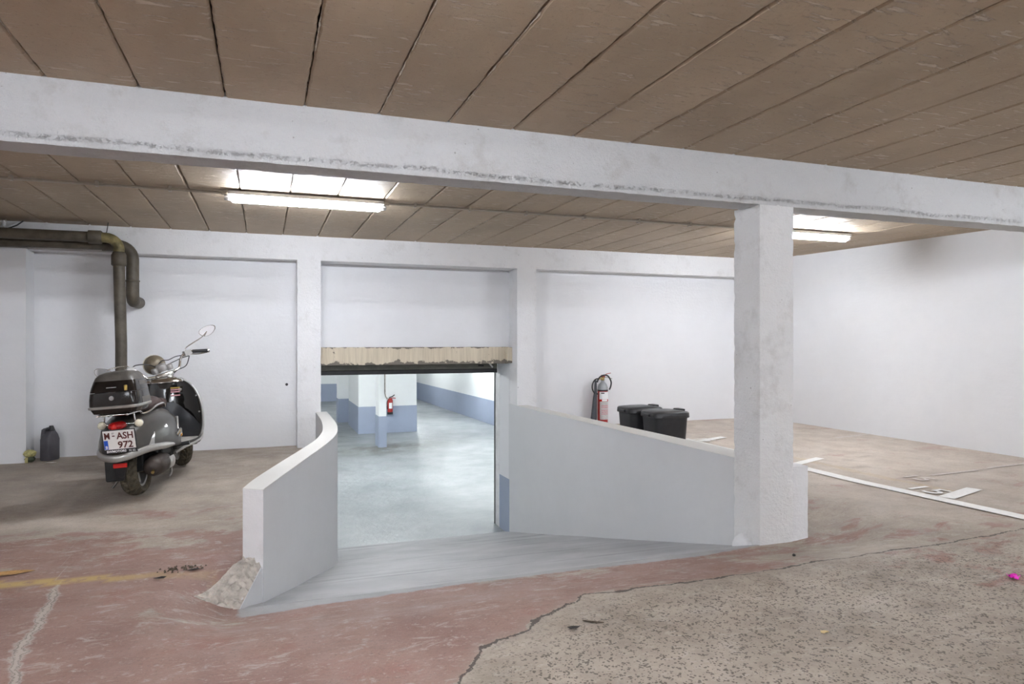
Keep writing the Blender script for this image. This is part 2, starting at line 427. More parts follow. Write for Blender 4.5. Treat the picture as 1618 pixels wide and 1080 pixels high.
# ------------------------------------------------------------------ layout numbers (metres)
ZC = 2.443                    # ceiling underside
YB, YI, YD = 8.23, 8.43, 8.54 # back frame face, infill face, panel above the garage door
ZBB = 2.165                   # underside of the back beam
ZL = -1.33                    # floor of the lower garage
ZP = 0.403                    # parapet top
def xw(y): return 7.1 - .134 * (y - 7.8)      # right wall line
L_IN = [(-.008, 4.01), (.078, 4.31), (.205, 4.75), (.307, 5.10), (.425, 5.50), (.552, 5.99), (.615, 6.33), (.655, 6.70), (.678, 7.10), (.684, 7.60), (.682, 8.25)]
L_OUT = [(-.114, 4.085), (-.06, 4.33), (.060, 4.75), (.165, 5.10), (.280, 5.48), (.397, 5.90), (.466, 6.25), (.510, 6.58), (.545, 7.10), (.558, 7.60), (.558, 8.25)]
R_IN = [(3.125, 3.92), (3.105, 4.5), (3.085, 5.3), (3.068, 6.3), (3.052, 7.3), (3.048, 8.535)]
R_OUT = [(3.335, 3.92), (3.325, 4.5), (3.30, 5.3), (3.26, 6.3), (3.22, 7.3), (3.20, 8.30)]
def interp(tab, y):
    ys = [p[1] for p in tab]; return np.interp(y, ys, [p[0] for p in tab])

CRK = [(1700, 830), (1618, 839), (1506, 859), (1371, 876.6), (1349, 881), (1292, 888), (1229, 902), (1116, 919), (1040, 928), (984, 936), (918, 941), (914.6, 952),
       (877, 970), (836, 990), (833, 1002), (767, 1024.5), (751, 1050), (732, 1078), (690, 1130), (640, 1210)]
CRK = [onz(a, b, -.015) for a, b in CRK]
LCR = [onz(a, b) for a, b in [(88, 930), (85, 938), (70, 965), (62, 985), (40, 1010), (25, 1040), (30, 1075)]]
def sdist(X, Y, poly):
    """signed distance to a polyline"""
    best = np.full(X.shape, 1e9); sg = np.ones(X.shape)
    for a, b in zip(poly[:-1], poly[1:]):
        dx, dy = b.x - a.x, b.y - a.y; L2 = dx * dx + dy * dy
        t = np.clip(((X - a.x) * dx + (Y - a.y) * dy) / L2, 0, 1)
        ex, ey = X - (a.x + t * dx), Y - (a.y + t * dy); d = np.hypot(ex, ey)
        s_ = np.sign(dx * (Y - a.y) - dy * (X - a.x)); m = d < best - 1e-6
        best = np.where(m, d, best); sg = np.where(m, s_, sg)
    return best * sg
def zfloor(X, Y):
    X = np.asarray(X, float); Y = np.asarray(Y, float)
    wx = sm(-.50, -.12, X) * (1 - sm(3.3, 4.3, X))
    back = np.where(X < 1.5, 1 - sm(3.74, 4.06, Y), 1 - sm(3.8, 4.5, Y))
    dip = -.132 * wx * sm(2.9, 3.68, Y) * np.where(Y > 3.72, back, 1)
    rise = .085 * np.clip((Y - 4.6) / 3.8, 0, 1) * sm(1, 5, X)
    return dip + rise
def zf(x, y): return float(zfloor(x, y))

# ================================================================== STRUCTURE
# ---- upper floor (height field with a hole for the ramp)
def make_floor():
    xs = np.concatenate([np.arange(-4.7, -2.6, .3), np.arange(-2.6, 5.6, .035), np.arange(5.6, 9.4, .12)])
    ys = np.concatenate([np.arange(-5.2, 1.2, .4), np.arange(1.2, 3.72, .035), [3.72], np.arange(3.745, 8.50, .04), [8.50]])
    X, Y = np.meshgrid(xs, ys); Z = zfloor(X, Y)
    # rubble-like unevenness beside the left parapet foot
    nx, ny = len(xs), len(ys)
    for j in range(ny):
        for i in range(nx):
            x, y = xs[i], ys[j]
            if -2.6 < x < 5.5 and y > 1.2:
                Z[j, i] += .004 * noise.noise((x * 3, y * 3, 0))
    idx = np.arange(nx * ny).reshape(ny, nx)
    a, b, c, d = idx[:-1, :-1], idx[:-1, 1:], idx[1:, 1:], idx[1:, :-1]
    cx = (X[:-1, :-1] + X[1:, 1:]) / 2; cy = (Y[:-1, :-1] + Y[1:, 1:]) / 2
    li = (interp(L_IN, cy) + interp(L_OUT, cy)) / 2; ro = (interp(R_IN, cy) + interp(R_OUT, cy)) / 2
    li = np.where(cy < 4.05, -.06 - (4.05 - cy) * .25, li)
    hole = (cy > 3.72) & (cx > li) & (cx < ro)
    hole |= (cx > xw(cy) + .15)
    keep = ~hole
    F = np.stack([a[keep], b[keep], c[keep], d[keep]], 1)
    me = bpy.data.meshes.new('floor')
    V = np.stack([X.ravel(), Y.ravel(), Z.ravel()], 1)
    me.from_pydata(V.tolist(), [], F.tolist())
    dm = sdist(X, Y, CRK)                    # > 0 : right/front side of the crack
    dl = sdist(X, Y, LCR)
    edge = np.interp(X, [-.14, .25, .925, 1.69, 2.55, 3.06], [3.571, 3.625, 3.668, 3.668, 3.634, 3.70])
    dr = np.minimum(np.minimum(Y - edge, (X + .135) * .9), 3.13 - X); dr = np.where(Y < 3.98, dr, -1.0)
    front = dm > 0
    PAT = [onz(a, b) for a, b in [(-40, 838), (40, 832), (75, 818), (110, 830), (170, 832), (250, 828)]]
    pat = np.exp(-(sdist(X, Y, PAT) / .10) ** 2) + .8 * np.exp(-(sdist(X, Y, [onz(85, 815), onz(130, 775), onz(150, 760)]) / .035) ** 2)
    red = .60 - .36 * sm(4.4, 6.2, Y) + .10 * (1 - sm(3.0, 4.0, Y)) * (X < 1.5)
    red = np.where(X > 2.6, np.minimum(red, .45), red)
    red = np.where(X > 4.0, .36, red)
    red = red - .10 * sm(-.6, -1.6, X) * 0
    red = np.where(front, .12 + .32 * sm(2.6, 3.4, X) * (1 - sm(.0, .9, dm)) + .30 * sm(2.9, 3.6, X) * (1 - sm(2.3, 2.7, Y)), red)
    red = np.where(front & (X < 1.0) & (Y < 2.35), .48, red)
    red = red - .55 * np.clip(pat, 0, 1)
    spk = np.where(front, .45 + .55 * sm(.05, .25, dm), .12) * (1 - .6 * sm(3.5, 5, X))
    yc = 4.10 - .155 * (X + 1.25)
    yel = (np.abs(Y - yc) < .042) * (1 - .75 * sm(-.95, -.3, X)) * (X < -.25)
    yel = np.where((np.abs(X - (5.30 - .09 * (Y - 4))) < .05) & (Y > 3.9) & (Y < 6.2), .28, yel)
    pale = sm(3.2, 4.6, X) * sm(2.9, 3.6, Y) * (.35 + .65 * sm(3.5, 5.5, Y)) + .10 * (X < 1) * sm(4.5, 6, Y) + .55 * np.clip(pat, 0, 1)
    for nme, arr in (('d_main', np.clip(dm, -1, 1)), ('d_left', np.clip(dl, -1, 1)), ('d_ramp', np.clip(dr, -1, 1)), ('red', red), ('speck', spk), ('yel', yel), ('pale', pale)):
        at = me.attributes.new(nme, 'FLOAT', 'POINT'); at.data.foreach_set('value', arr.ravel().astype(np.float32))
    for p in me.polygons: p.use_smooth = True
    o = link('floor', me, 'floor'); return tag(o, 'worn red painted concrete floor of the upper garage', 'floor', kind='structure')
FLOOR = make_floor()

# ---- ramp down to the garage door
def make_ramp():
    ys = [3.60, 3.70] + list(np.arange(3.72, 8.60, .08)) + [8.64, 8.68]; us = np.linspace(0, 1, 28); mb = MB(); rings = []
    for y in ys:
        z = -.132 - .2375 * (y - 3.72) - .02 * float(sm(3.72, 4.1, y))
        z = max(z, ZL)
        if y < 3.71: z = -.16
        xl = float(interp(L_IN, y)) - .10 if y > 4.01 else -.10 + (y - 3.72) * .2
        if y < 4.05: xl = min(xl, -.075)
        xr = float(interp(R_IN, y)) + .05
        if y > 8.2: xl, xr = .56, 3.10
        rings.append([(xl + (xr - xl) * u, y, z + .006 * noise.noise((u * 6, y * 2, 3)) * (1 - float(sm(8.3, 8.66, y)))) for u in us])
    mb.loft(rings, closed=False)
    o = mb.build('ramp', 'ramp', smooth=60); return tag(o, 'grey painted concrete ramp sloping down to the garage door', 'ramp', kind='structure')
make_ramp()

# ---- parapets
def parapet(name, inner, outer, label):
    mb = MB(); n = len(inner)
    lo = [(p[0], p[1], -1.45) for p in inner]; hi = [(p[0], p[1], ZP) for p in inner]
    lo2 = [(p[0], p[1], -1.45) for p in outer]; hi2 = [(p[0], p[1], ZP) for p in outer]
    mb.loft([[lo[i], hi[i], hi2[i], lo2[i]] for i in range(n)])
    o = mb.build(name, 'parapet', smooth=35)
    cp = MB(); e = .003
    cp.loft([[(inner[i][0], inner[i][1], ZP - .002), (inner[i][0], inner[i][1], ZP + e), (outer[i][0], outer[i][1], ZP + e), (outer[i][0], outer[i][1], ZP - .002)] for i in range(n)])
    cp.build('coping', 'parapet_top', o, smooth=35)
    return tag(o, label, 'wall', kind='structure')
def dense(tab, k=4):
    out = []
    P = [Vector((p[0], p[1], 0)) for p in tab]
    for i in range(len(P) - 1):
        p0 = P[max(i - 1, 0)]; p1 = P[i]; p2 = P[i + 1]; p3 = P[min(i + 2, len(P) - 1)]
        for j in range(k):
            t = j / k
            q = .5 * ((2 * p1) + (p2 - p0) * t + (2 * p0 - 5 * p1 + 4 * p2 - p3) * t * t + (3 * p1 - p0 - 3 * p2 + p3) * t ** 3)
            out.append((q.x, q.y))
    out.append(tab[-1]); return out
PL = parapet('parapet_wall', dense(L_IN), dense(L_OUT), 'low curved white wall beside the ramp, ending in a broken foot')
parapet('parapet_wall', dense(R_IN), dense(R_OUT), 'low straight grey-white wall from the garage door to the column')
# foot of the curved wall: a sloping skirt with a broken top
sk = MB(); rings = []
for k in range(35):
    t = k / 34.0; x = .0 - .125 * t; y = 4.06 - .335 * t; z = -.002 - .135 * t
    wd = .118 + .09 * t; ring = [(x, y, -.4), (x, y, z)]
    for j in range(1, 13):
        u = j / 12.0; px_, py_ = x - wd * u, y + .03 * u
        fz = zf(px_, py_) + .004; h_ = z + (fz - z) * u ** .7
        h_ += (.030 * math.sin(math.pi * u) * (1 - .4 * t) + .022 * noise.noise((k * .28, j * .62, 2)) + .020 * noise.noise((k * .7, j * 1.1, 7)) + .010 * noise.noise((k * 1.7, j * 2.1, 4))) * (1 if j < 12 else .2) * (0.25 if k in (0,) else 1)
        ring.append((px_, py_, h_))
    ring.append((x - wd, y + .03, -.4)); rings.append(ring)
sk.loft(rings); sk.build('broken_foot', 'rubble', PL, smooth=28)
MB().add([(-.008, 4.007, -.03), (-.114, 4.082, -.03), (-.114, 4.082, ZP), (-.008, 4.007, ZP), (-.006, 4.012, -.03), (-.112, 4.087, -.03), (-.112, 4.087, ZP), (-.006, 4.012, ZP)],
         [(0, 1, 2, 3), (7, 6, 5, 4), (0, 4, 5, 1), (1, 5, 6, 2), (2, 6, 7, 3), (3, 7, 4, 0)]).build('lit_end_face', 'frame', PL)  # thin whiter slab: the end's stronger light is put into its colour
sk = MB()
sk.add([(.001, 4.05, -.4), (.001, 4.05, -.003), (-.122, 3.722, -.142), (-.122, 3.722, -.4), (-.02, 4.05, -.4), (-.02, 4.05, -.003), (-.140, 3.73, -.142), (-.140, 3.73, -.4)],
       [(0, 1, 2, 3), (7, 6, 5, 4), (1, 5, 6, 2), (0, 4, 5, 1), (3, 2, 6, 7), (0, 3, 7, 4)])
sk.build('skirt', 'parapet', PL)

# ---- back wall: frame beam, posts, infill panels
WB = rough_box('wall_back', -4.6, xw(8.3) + .1, YB, YB + .35, ZBB, ZC + .05, .07, .004, 'frame', edge=1.0)
tag(WB, 'white concrete frame wall at the back around the garage door', 'wall', kind='structure')
rough_box('post', .353, .617, YB, YB + .4, -1.45, ZBB + .01, .06, .006, 'frame', WB, edge=1.6)
rough_box('post', 3.052, 3.318, YB, YB + .4, -1.45, ZBB + .01, .06, .006, 'frame', WB, edge=1.8)
rough_box('post', -2.95, -2.27, YB - .06, YB + .3, -.05, ZBB + .01, .08, .003, 'wall', WB, edge=.5)
MB().box(-4.6, .40, YI, YI + .15, -.05, ZBB + .02).build('infill_panel', 'wall', WB)
MB().box(3.30, xw(8.4) + .1, YI, YI + .15, -.6, ZBB + .02).build('infill_panel', 'wall', WB)
MB().box(.60, 3.07, YD, YD + .2, 1.13, ZBB + .02).build('infill_panel', 'wall', WB)
# small cable hole in the left panel
h = onY(453, 607, YI); MB().lathe([(.016, -.004), (.016, .002)], (h.x, YI - .001, h.z), 'y', 12).build('cable_hole', 'black', WB)
lb = rough_box('lintel', .622, 3.035, YD - .035, YD + .3, .937, 1.155, .03, .005, 'lintel', WB, 9.0, 2.0)
MB().box(2.985, 3.06, YD - .13, YD + .02, .945, 1.15).build('lintel_end', 'lintel', WB, bevel=.008)
# reveals of the opening below the lintel
MB().box(3.05, 3.35, 8.515, 8.917, -1.45, 1.3).build('reveal', 'wall', WB)
MB().box(3.046, 3.06, 8.517, 8.918, -1.45, -.60).build('painted_dado', 'dado', WB)
MB().box(.30, .622, 8.50, 8.917, -1.45, 1.3).build('reveal', 'wall', WB)
MB().box(.60, .626, 8.60, 8.918, -1.45, -.60).build('painted_dado', 'dado', WB)

# ---- right wall, unseen left and near walls
def vwall(name, p, q, z0, z1, th, mat, label):
    d = Vector((q[0] - p[0], q[1] - p[1], 0)).normalized(); nrm = Vector((d.y, -d.x, 0)) * th
    mb = MB().prism([(p[0], p[1]), (q[0], q[1]), (q[0] + nrm.x, q[1] + nrm.y), (p[0] + nrm.x, p[1] + nrm.y)], z0, z1)
    return tag(mb.build(name, mat), label, 'wall', kind='structure')
vwall('wall_right', (xw(8.6), 8.6), (xw(-5.2), -5.2), -.1, ZC + .02, -.2, 'wall', 'long plain white wall beside the parking bays')
vwall('wall_left', (-4.6, -5.2), (-4.6, 8.6), -.1, ZC + .02, -.2, 'wall', 'plain white side wall beyond the scooter')
vwall('wall_front', (xw(-5.2), -5.2), (-4.6, -5.2), -.1, ZC + .02, -.2, 'near', 'unseen wall at the near end of the garage, greyed to dim reflections')

# ---- ceiling of precast planks
CE = MB().box(-4.8, 9.4, -5.4, 8.6, ZC + .035, ZC + .12).build('ceiling', 'mortar')
tag(CE, 'brown precast concrete plank ceiling with ragged seams', 'ceiling', kind='structure')
def plank_mesh(seed):
    rnd = random.Random(seed)
    ys = list(np.arange(-5.3, 1.6, .5)) + list(np.arange(1.8, 8.25, .035)) + [8.25]
    wv = .3835; rings = []
    for y in ys:
        e = lambda k: max(.0012, .0035 + .0045 * noise.noise((y * 3.1, seed * 7.7, k)) + .006 * noise.noise((y * 17, seed * 3.3, k)))
        c = lambda k: .008 + .006 * noise.noise((y * 9, seed * 5.1, k + 9))
        a, b = e(1), wv - e(5); ca, cb = c(1), c(5)
        rings.append([(a, y, .05), (a, y, ca), (a + .006 + .5 * ca, y, 0.0), (b - .006 - .5 * cb, y, 0), (b, y, cb), (b, y, .05)])
    mb = MB().loft(rings, cap=False, closed=False); return mb.mesh('ceiling_plank', 14)
PMS = [plank_mesh(s_) for s_ in range(5)]
for m_ in PMS: m_.materials.append(M['plank'])
for k in range(-11, 26):
    o = bpy.data.objects.new('ceiling_plank', PMS[(k * 3 + k // 4) % 5]); COL.objects.link(o); o.parent = CE
    o.location = (-.57 + .3835 * k, 0, ZC + .003 * noise.noise((k * 1.7, 0, 0)))

# lime crusts squeezed out of a few seams
M['lime'] = simple('lime_crust', (.60, .55, .47), .9, 0, .3, 40, .5, 90)
for (k, y0, y1, sd) in ((3, 1.9, 3.69, 1), (4, 1.9, 3.69, 2), (-1, 2.4, 3.3, 3), (0, 2.3, 2.9, 4), (4, 4.0, 5.2, 5), (1, 3.95, 5.0, 6), (7, 6.4, 8.2, 7), (5, 6.3, 8.1, 8), (2, 2.0, 3.0, 9)):
    xs_ = -.57 + .3835 * k; pth = []; rd = []; y = y0
    while y < y1:
        g = noise.noise((y * 6, sd, 0)) + .7 * noise.noise((y * 25, sd, 3))
        pth.append((xs_ + .004 * noise.noise((y * 19, sd, 8)) + .003, y, ZC + .004)); rd.append(max(.0006, .0022 + .0052 * g)); y += .014
    MB().tube(pth, rd, 5).build('lime_crust', 'lime', CE)
# ---- main beam and column
BM = rough_box('ceiling_beam', -4.6, xw(3.7) + .05, 3.70, 3.895, 2.132, ZC + .03, .05, .004, 'beam', None, 7.0, 2.0)
tag(BM, 'long rough white concrete beam resting on the column', 'beam', kind='structure')
CO = rough_box('column', 3.09, 3.368, 3.70, 3.965, -.35, 2.14, .03, .005, 'column', None, 8.0, 2.4)
tag(CO, 'rough white concrete column standing at the end of the low wall', 'column', kind='structure')
rough_box('column_base', 3.30, 3.498, 3.705, 3.96, -.35, .372, .04, .004, 'frame', CO, 8.0, 1.2)
mb = MB(); rr = []
for k in range(9):
    ph = math.pi * k / 8; r_ = .055 * math.sin(ph) + .002
    rr.append([(3.085 + r_ * .9 * math.cos(a) * (1 + .3 * noise.noise((k, a, 0))), 3.86 - .10 * math.cos(ph), -.19 + r_ * 1.5 * math.sin(a) * (1 + .3 * noise.noise((a, k, 1)))) for a in [2 * math.pi * j / 12 for j in range(12)]])
mb.loft(rr); mb.build('mortar_lump', 'frame', CO, smooth=70)

# ---- lower garage beyond the door
def lower():
    xs = np.arange(-8, 8.01, .25); ys = np.concatenate([[8.675], np.arange(8.85, 31.01, .25)]); X, Y = np.meshgrid(xs, ys)
    me = bpy.data.meshes.new('floor_lower'); ny, nx = X.shape; idx = np.arange(nx * ny).reshape(ny, nx)
    F = np.stack([idx[:-1, :-1].ravel(), idx[:-1, 1:].ravel(), idx[1:, 1:].ravel(), idx[1:, :-1].ravel()], 1)
    me.from_pydata(np.stack([X.ravel(), Y.ravel(), np.full(X.size, ZL)], 1).tolist(), [], F.tolist())
    st = np.exp(-(((X - 2.45) / 1.0) ** 2 + ((Y - 16.3) / .75) ** 2)) * 1.2 + .6 * np.exp(-(((X - 1.6) / .7) ** 2 + ((Y - 19.5) / 2.0) ** 2)) + .5 * np.exp(-(((X - 3.6) / .9) ** 2 + ((Y - 16.9) / .5) ** 2))
    at = me.attributes.new('stain', 'FLOAT', 'POINT'); at.data.foreach_set('value', np.clip(st, 0, 1).ravel().astype(np.float32))
    tag(link('floor_lower', me, 'lowfloor'), 'glossy blue-grey floor of the lower garage', 'floor', kind='structure')
    tag(MB().box(-8, 8, 8.95, 31, 1.38, 1.5).build('ceiling_lower', 'lowceil'), 'pale ceiling of the lower garage', 'ceiling', kind='structure')
    def wall(name, pts, label):
        o = vwall(name, pts[0], pts[1], ZL - .05, 1.4, -.2, 'lowwall', label)
        d = Vector((pts[1][0] - pts[0][0], pts[1][1] - pts[0][1], 0)).normalized(); n_ = Vector((d.y, -d.x, 0)) * .012
        MB().prism([pts[0], pts[1], (pts[1][0] + n_.x, pts[1][1] + n_.y), (pts[0][0] + n_.x, pts[0][1] + n_.y)], ZL - .01, ZL + .75).build('painted_dado', 'dado', o)
    wall('wall_lower_right', ((6.40, 31), (6.78, 8.9)), 'white wall with blue-grey dado along the lower garage')
    wall('wall_lower_far', ((-8, 30.3), (6.6, 30.3)), 'white end wall with blue-grey dado of the lower garage')
    wall('wall_lower_left', ((-6, 8.9), (-6, 31)), 'white side wall with blue-grey dado of the lower garage')
    wall('wall_lower_near', ((3.3, 8.93), (8, 8.93)), 'white wall beside the inside of the garage door')
    wall('wall_lower_near', ((-6, 8.93), (.35, 8.93)), 'white wall on the hinge side inside the garage door')
    def pier(name, x0, x1, y0, y1, label, cat):
        o = rough_box(name, x0, x1, y0, y1, ZL - .02, 1.4, .25, .004, 'lowwall')
        MB().box(x0 - .008, x1 + .008, y0 - .008, y1 + .008, ZL - .01, ZL + .75).build('painted_dado', 'dado', o)
        return tag(o, label, cat, kind='structure')
    pier('pillar', 2.45, 4.08, 19.25, 21.6, 'wide white pillar with blue-grey dado in the lower garage', 'pillar')
    pier('pillar', 2.20, 2.75, 22.2, 22.8, 'white pier behind the wide pillar of the lower garage', 'pillar')
    c = pier('column', 2.60, 2.78, 16.62, 17.15, 'slim white column with blue-grey dado before the wide pillar', 'column')
    t = MB().tube([(2.74, 16.585, 1.38), (2.74, 16.585, -.02), (2.76, 16.58, -.1), (2.80, 16.57, -.16)], .018, 8).build('drain_pipe', 'steel', c, smooth=60)
lower()

# ================================================================== LIGHT FIXTURES
def fixture(loc, label, group, mat='tube', ln=1.28, rz=0):
    r = empty('tube_light', loc, (0, 0, rz)); tag(r, label, 'light', group)
    MB().box(-ln / 2 + .02, ln / 2 - .02, -.056, .056, -.028, 0).build('housing', 'plastic_white', r)
    t = MB(); ring = []
    for x, s_ in ((-ln / 2 + .045, .7), (-ln / 2 + .06, 1), (ln / 2 - .06, 1), (ln / 2 - .045, .7)):
        ring.append([(x, .028 * s_ * math.cos(a), -.058 + .028 * s_ * math.sin(a)) for a in [2 * math.pi * j / 12 for j in range(12)]])
    t.loft(ring); t.build('lit_tube', mat, r, smooth=50)
    for s_ in (-1, 1):
        e = MB().lathe([(.018, -.03), (.022, -.025), (.022, .02), (.017, .028)], (s_ * (ln / 2 - .02), 0, -.05), 'x', 14).build('end_cap', 'plastic_white', r, smooth=40)
        MB().box(s_ * (ln / 2 + .012) - .02, s_ * (ln / 2 + .012) + .02, -.014, .014, -.028, 0).build('bracket', 'conduit', r)
    return r
fixture((.345, 5.95, ZC - .012), 'lit tube light on the ceiling above the scooter and ramp', 'tube lights of the upper garage')
fixture((5.56, 5.95, ZC - .012), 'lit tube light on the ceiling behind the column', 'tube lights of the upper garage')
for x, y, wh in ((.345, 1.15, 'before the long beam, in line with the ramp'), (5.56, 1.15, 'before the long beam, beside the parking bays'), (.345, -2.6, 'by the near wall, in line with the ramp'), (5.0, -2.6, 'by the near wall, beside the parking bays'),
                 (-3.5, 1.15, 'before the long beam, by the side wall'), (-3.2, -2.6, 'added unseen by the near and side walls to brighten upright faces'), (2.6, -3.6, 'added unseen closest to the near wall to brighten upright faces')):  # last two are unseen extras added to brighten the column and wall end
    fixture((x, y, ZC - .012), 'lit tube light ' + wh, 'tube lights of the upper garage')
for x, y, wh in ((5.6, 11.5, 'just inside the door along the wall'), (5.6, 15.5, 'along the wall, level with the slim column'), (5.6, 20.5, 'along the wall, beside the wide pillar'), (2.0, 12.8, 'between the door and the slim column'),
                 (0.5, 17.0, 'on the open side of the slim column'), (-2.5, 13, 'by the side wall away from the door'), (0, 24.5, 'behind the wide pillar'), (5.0, 26, 'near the end wall')):
    fixture((x, y, 1.37), 'lower garage tube light ' + wh, 'tube lights of the lower garage', 'tube_low', rz=math.pi / 2 if x > 5 else 0)
cdt = empty('ceiling_conduit', (0, 5.97, ZC)); tag(cdt, 'thin grey conduit clipped along the ceiling between the tube lights', 'conduit')
MB().tube([(-4.5, .04, -.02), (-.32, .0, -.02)], .011, 8).build('pipe_run', 'conduit', cdt, smooth=60)
MB().tube([(1.0, -.015, -.02), (4.95, -.02, -.02)], .011, 8).build('pipe_run', 'conduit', cdt, smooth=60)
for x in (-2.3, -1.75, -1.2, -.7, 1.25, 1.75, 2.3, 2.9, 3.5, 4.1, 4.7):
    MB().box(x - .01, x + .01, -.03, .02, -.038, 0).build('clip', 'conduit', cdt)

# ================================================================== DOOR
dr_ = empty('garage_door', (1.84, 9.0, ZL)); tag(dr_, 'raised sectional garage door with a dark rubber bottom edge', 'door')
def dl(z): return z - ZL
for k, (y0, z0, y1, z1) in enumerate([(.0, .85, .0, 1.02), (.0, 1.025, .10, 1.16), (.11, 1.17, .30, 1.25), (.31, 1.252, .80, 1.26), (.81, 1.26, 1.3, 1.26), (1.31, 1.26, 1.8, 1.26)]):
    d = Vector((0, y1 - y0, z1 - z0)).normalized(); n_ = Vector((0, -d.z, d.y)) * .04; mb = MB()
    mb.add([(-1.2, y0, dl(z0)), (1.2, y0, dl(z0)), (1.2, y1, dl(z1)), (-1.2, y1, dl(z1)), (-1.2, y0 - n_.y, dl(z0) - n_.z), (1.2, y0 - n_.y, dl(z0) - n_.z), (1.2, y1 - n_.y, dl(z1) - n_.z), (-1.2, y1 - n_.y, dl(z1) - n_.z)],
           [(0, 1, 2, 3), (7, 6, 5, 4), (0, 4, 5, 1), (1, 5, 6, 2), (2, 6, 7, 3), (3, 7, 4, 0)])
    mb.build('door_panel', 'door_panel', dr_)
MB().box(-1.2, 1.2, -.008, .045, dl(.795), dl(.852)).build('rubber_seal', 'black', dr_, bevel=.006)
MB().box(.93, 1.0, -.018, 0, dl(.885), dl(.905)).build('handle', 'black', dr_)
MB().tube([(1.06, -.02, dl(.955)), (1.13, -.02, dl(.87))], .012, 6).build('brace', 'plastic_white', dr_)
MB().box(1.200, 1.210, .105, .128, .0, dl(1.2)).build('guide_rail', 'black', dr_)
MB().box(-1.210, -1.200, .105, .128, .0, dl(1.2)).build('guide_rail', 'black', dr_)
MB().box(1.209, 1.30, -.085, .13, 0, dl(1.3)).build('door_frame', 'plastic_white', dr_)
MB().box(-1.30, -1.209, -.085, .13, 0, dl(1.3)).build('door_frame', 'plastic_white', dr_)

# ================================================================== PIPES
def arc(c, a, b, r, n=7):
    """quarter bend: from direction a to direction b around centre c"""
    a = Vector(a); b = Vector(b); c = Vector(c)
    return [c + a * r * math.cos(t) + b * r * math.sin(t) for t in [math.pi / 2 * k / n for k in range(n + 1)]]
pa = empty('drain_pipe', (-1.43, 7.97, 0)); tag(pa, 'dusty brown drain pipe with a socket, running down behind the scooter', 'pipe')
zc_ = 2.285; xv = onY(188, 500, 7.97).x + 1.43
MB().tube([(-3.15, 0, zc_), (xv - .20, 0, zc_)], .054, 16).build('horizontal_run', 'pipe', pa, smooth=60)
MB().lathe([(.058, -.065), (.068, -.06), (.068, .05), (.060, .06)], (xv - .21, 0, zc_), 'x', 18).build('coupling', 'pipe', pa, smooth=45)
MB().tube([(xv - .15, 0, zc_)] + arc((xv - .12, 0, zc_ - .12), (0, 0, 1), (1, 0, 0), .12) + [(xv, 0, zc_ - .14)], .052, 16).build('elbow', 'pipe_stain', pa, smooth=60)
MB().lathe([(.060, .0), (.072, .012), (.072, .11), (.062, .125), (.058, .14)][::-1], (xv, 0, 2.00), 'z', 18).build('socket', 'pipe', pa, smooth=45)
MB().tube([(xv, 0, 2.03), (xv + .02, 0, 1.2), (xv + .02, 0, .0)], .055, 16).build('vertical_run', 'pipe', pa, smooth=60)
MB().tube([(xv - .10, .02, zc_ + .158), (xv - .11, 0, zc_ + .06), (xv - .13, -.03, zc_ + .0)], .004, 6).build('tie_wire', 'black', pa)
pb = empty('drain_pipe', (-1.32, 8.105, 0)); tag(pb, 'brown drain pipe with a bend turning into the wall above the scooter', 'pipe')
xv2 = onY(209.5, 440, 8.105).x + 1.32; z2 = 2.225
MB().tube([(-3.26, 0, z2 - .02), (xv2 - .25, 0, z2)], .05, 14).build('horizontal_run', 'pipe', pb, smooth=60)
MB().tube([(xv2 - .28, 0, z2), (xv2 - .16, 0, z2 + .005)] + arc((xv2 - .14, 0, z2 - .14), (0, 0, 1), (1, 0, 0), .14) + [(xv2, 0, z2 - .16), (xv2, 0, 1.86)], .062, 16).build('elbow', 'pipe', pb, smooth=60)
MB().lathe([(.064, 0), (.070, .006), (.070, .014), (.064, .02)], (xv2, 0, 1.85), 'z', 16).build('collar', 'pipe', pb, smooth=45)
MB().tube([(xv2, 0, 1.86), (xv2, 0, 1.74)] + arc((xv2, .09, 1.74), (0, -1, 0), (0, 0, -1), .09) + [(xv2 + .01, .318, 1.648)], .063, 16).build('wall_bend', 'pipe', pb, smooth=60)
cb = empty('cable_bundle', (-2.40, 8.10, 2.36)); tag(cb, 'grey and black cables hanging under the ceiling beside the pipes', 'cable')
MB().tube([(-.6, -.1, .07), (-.15, 0, .05), (-.06, 0, .03)], .02, 8).build('grey_sleeve', 'conduit', cb, smooth=60)
MB().tube([(-.4, 0, -.01), (-.16, 0, -.04), (-.02, 0, -.02), (.07, .02, .03), (.11, .06, .08)], .007, 6).build('black_cable', 'black', cb, smooth=60)
MB().tube([(-.5, .0, .04), (-.2, -.01, -.03), (-.05, .02, -.01), (-.03, .04, .08)], .007, 6).build('grey_cable', 'conduit', cb, smooth=60)
MB().lathe([(.012, 0), (.018, .01), (.018, .04), (.006, .06)], (-.035, .0, .01), 'z', 10).build('connector', 'plastic_white', cb, smooth=40)

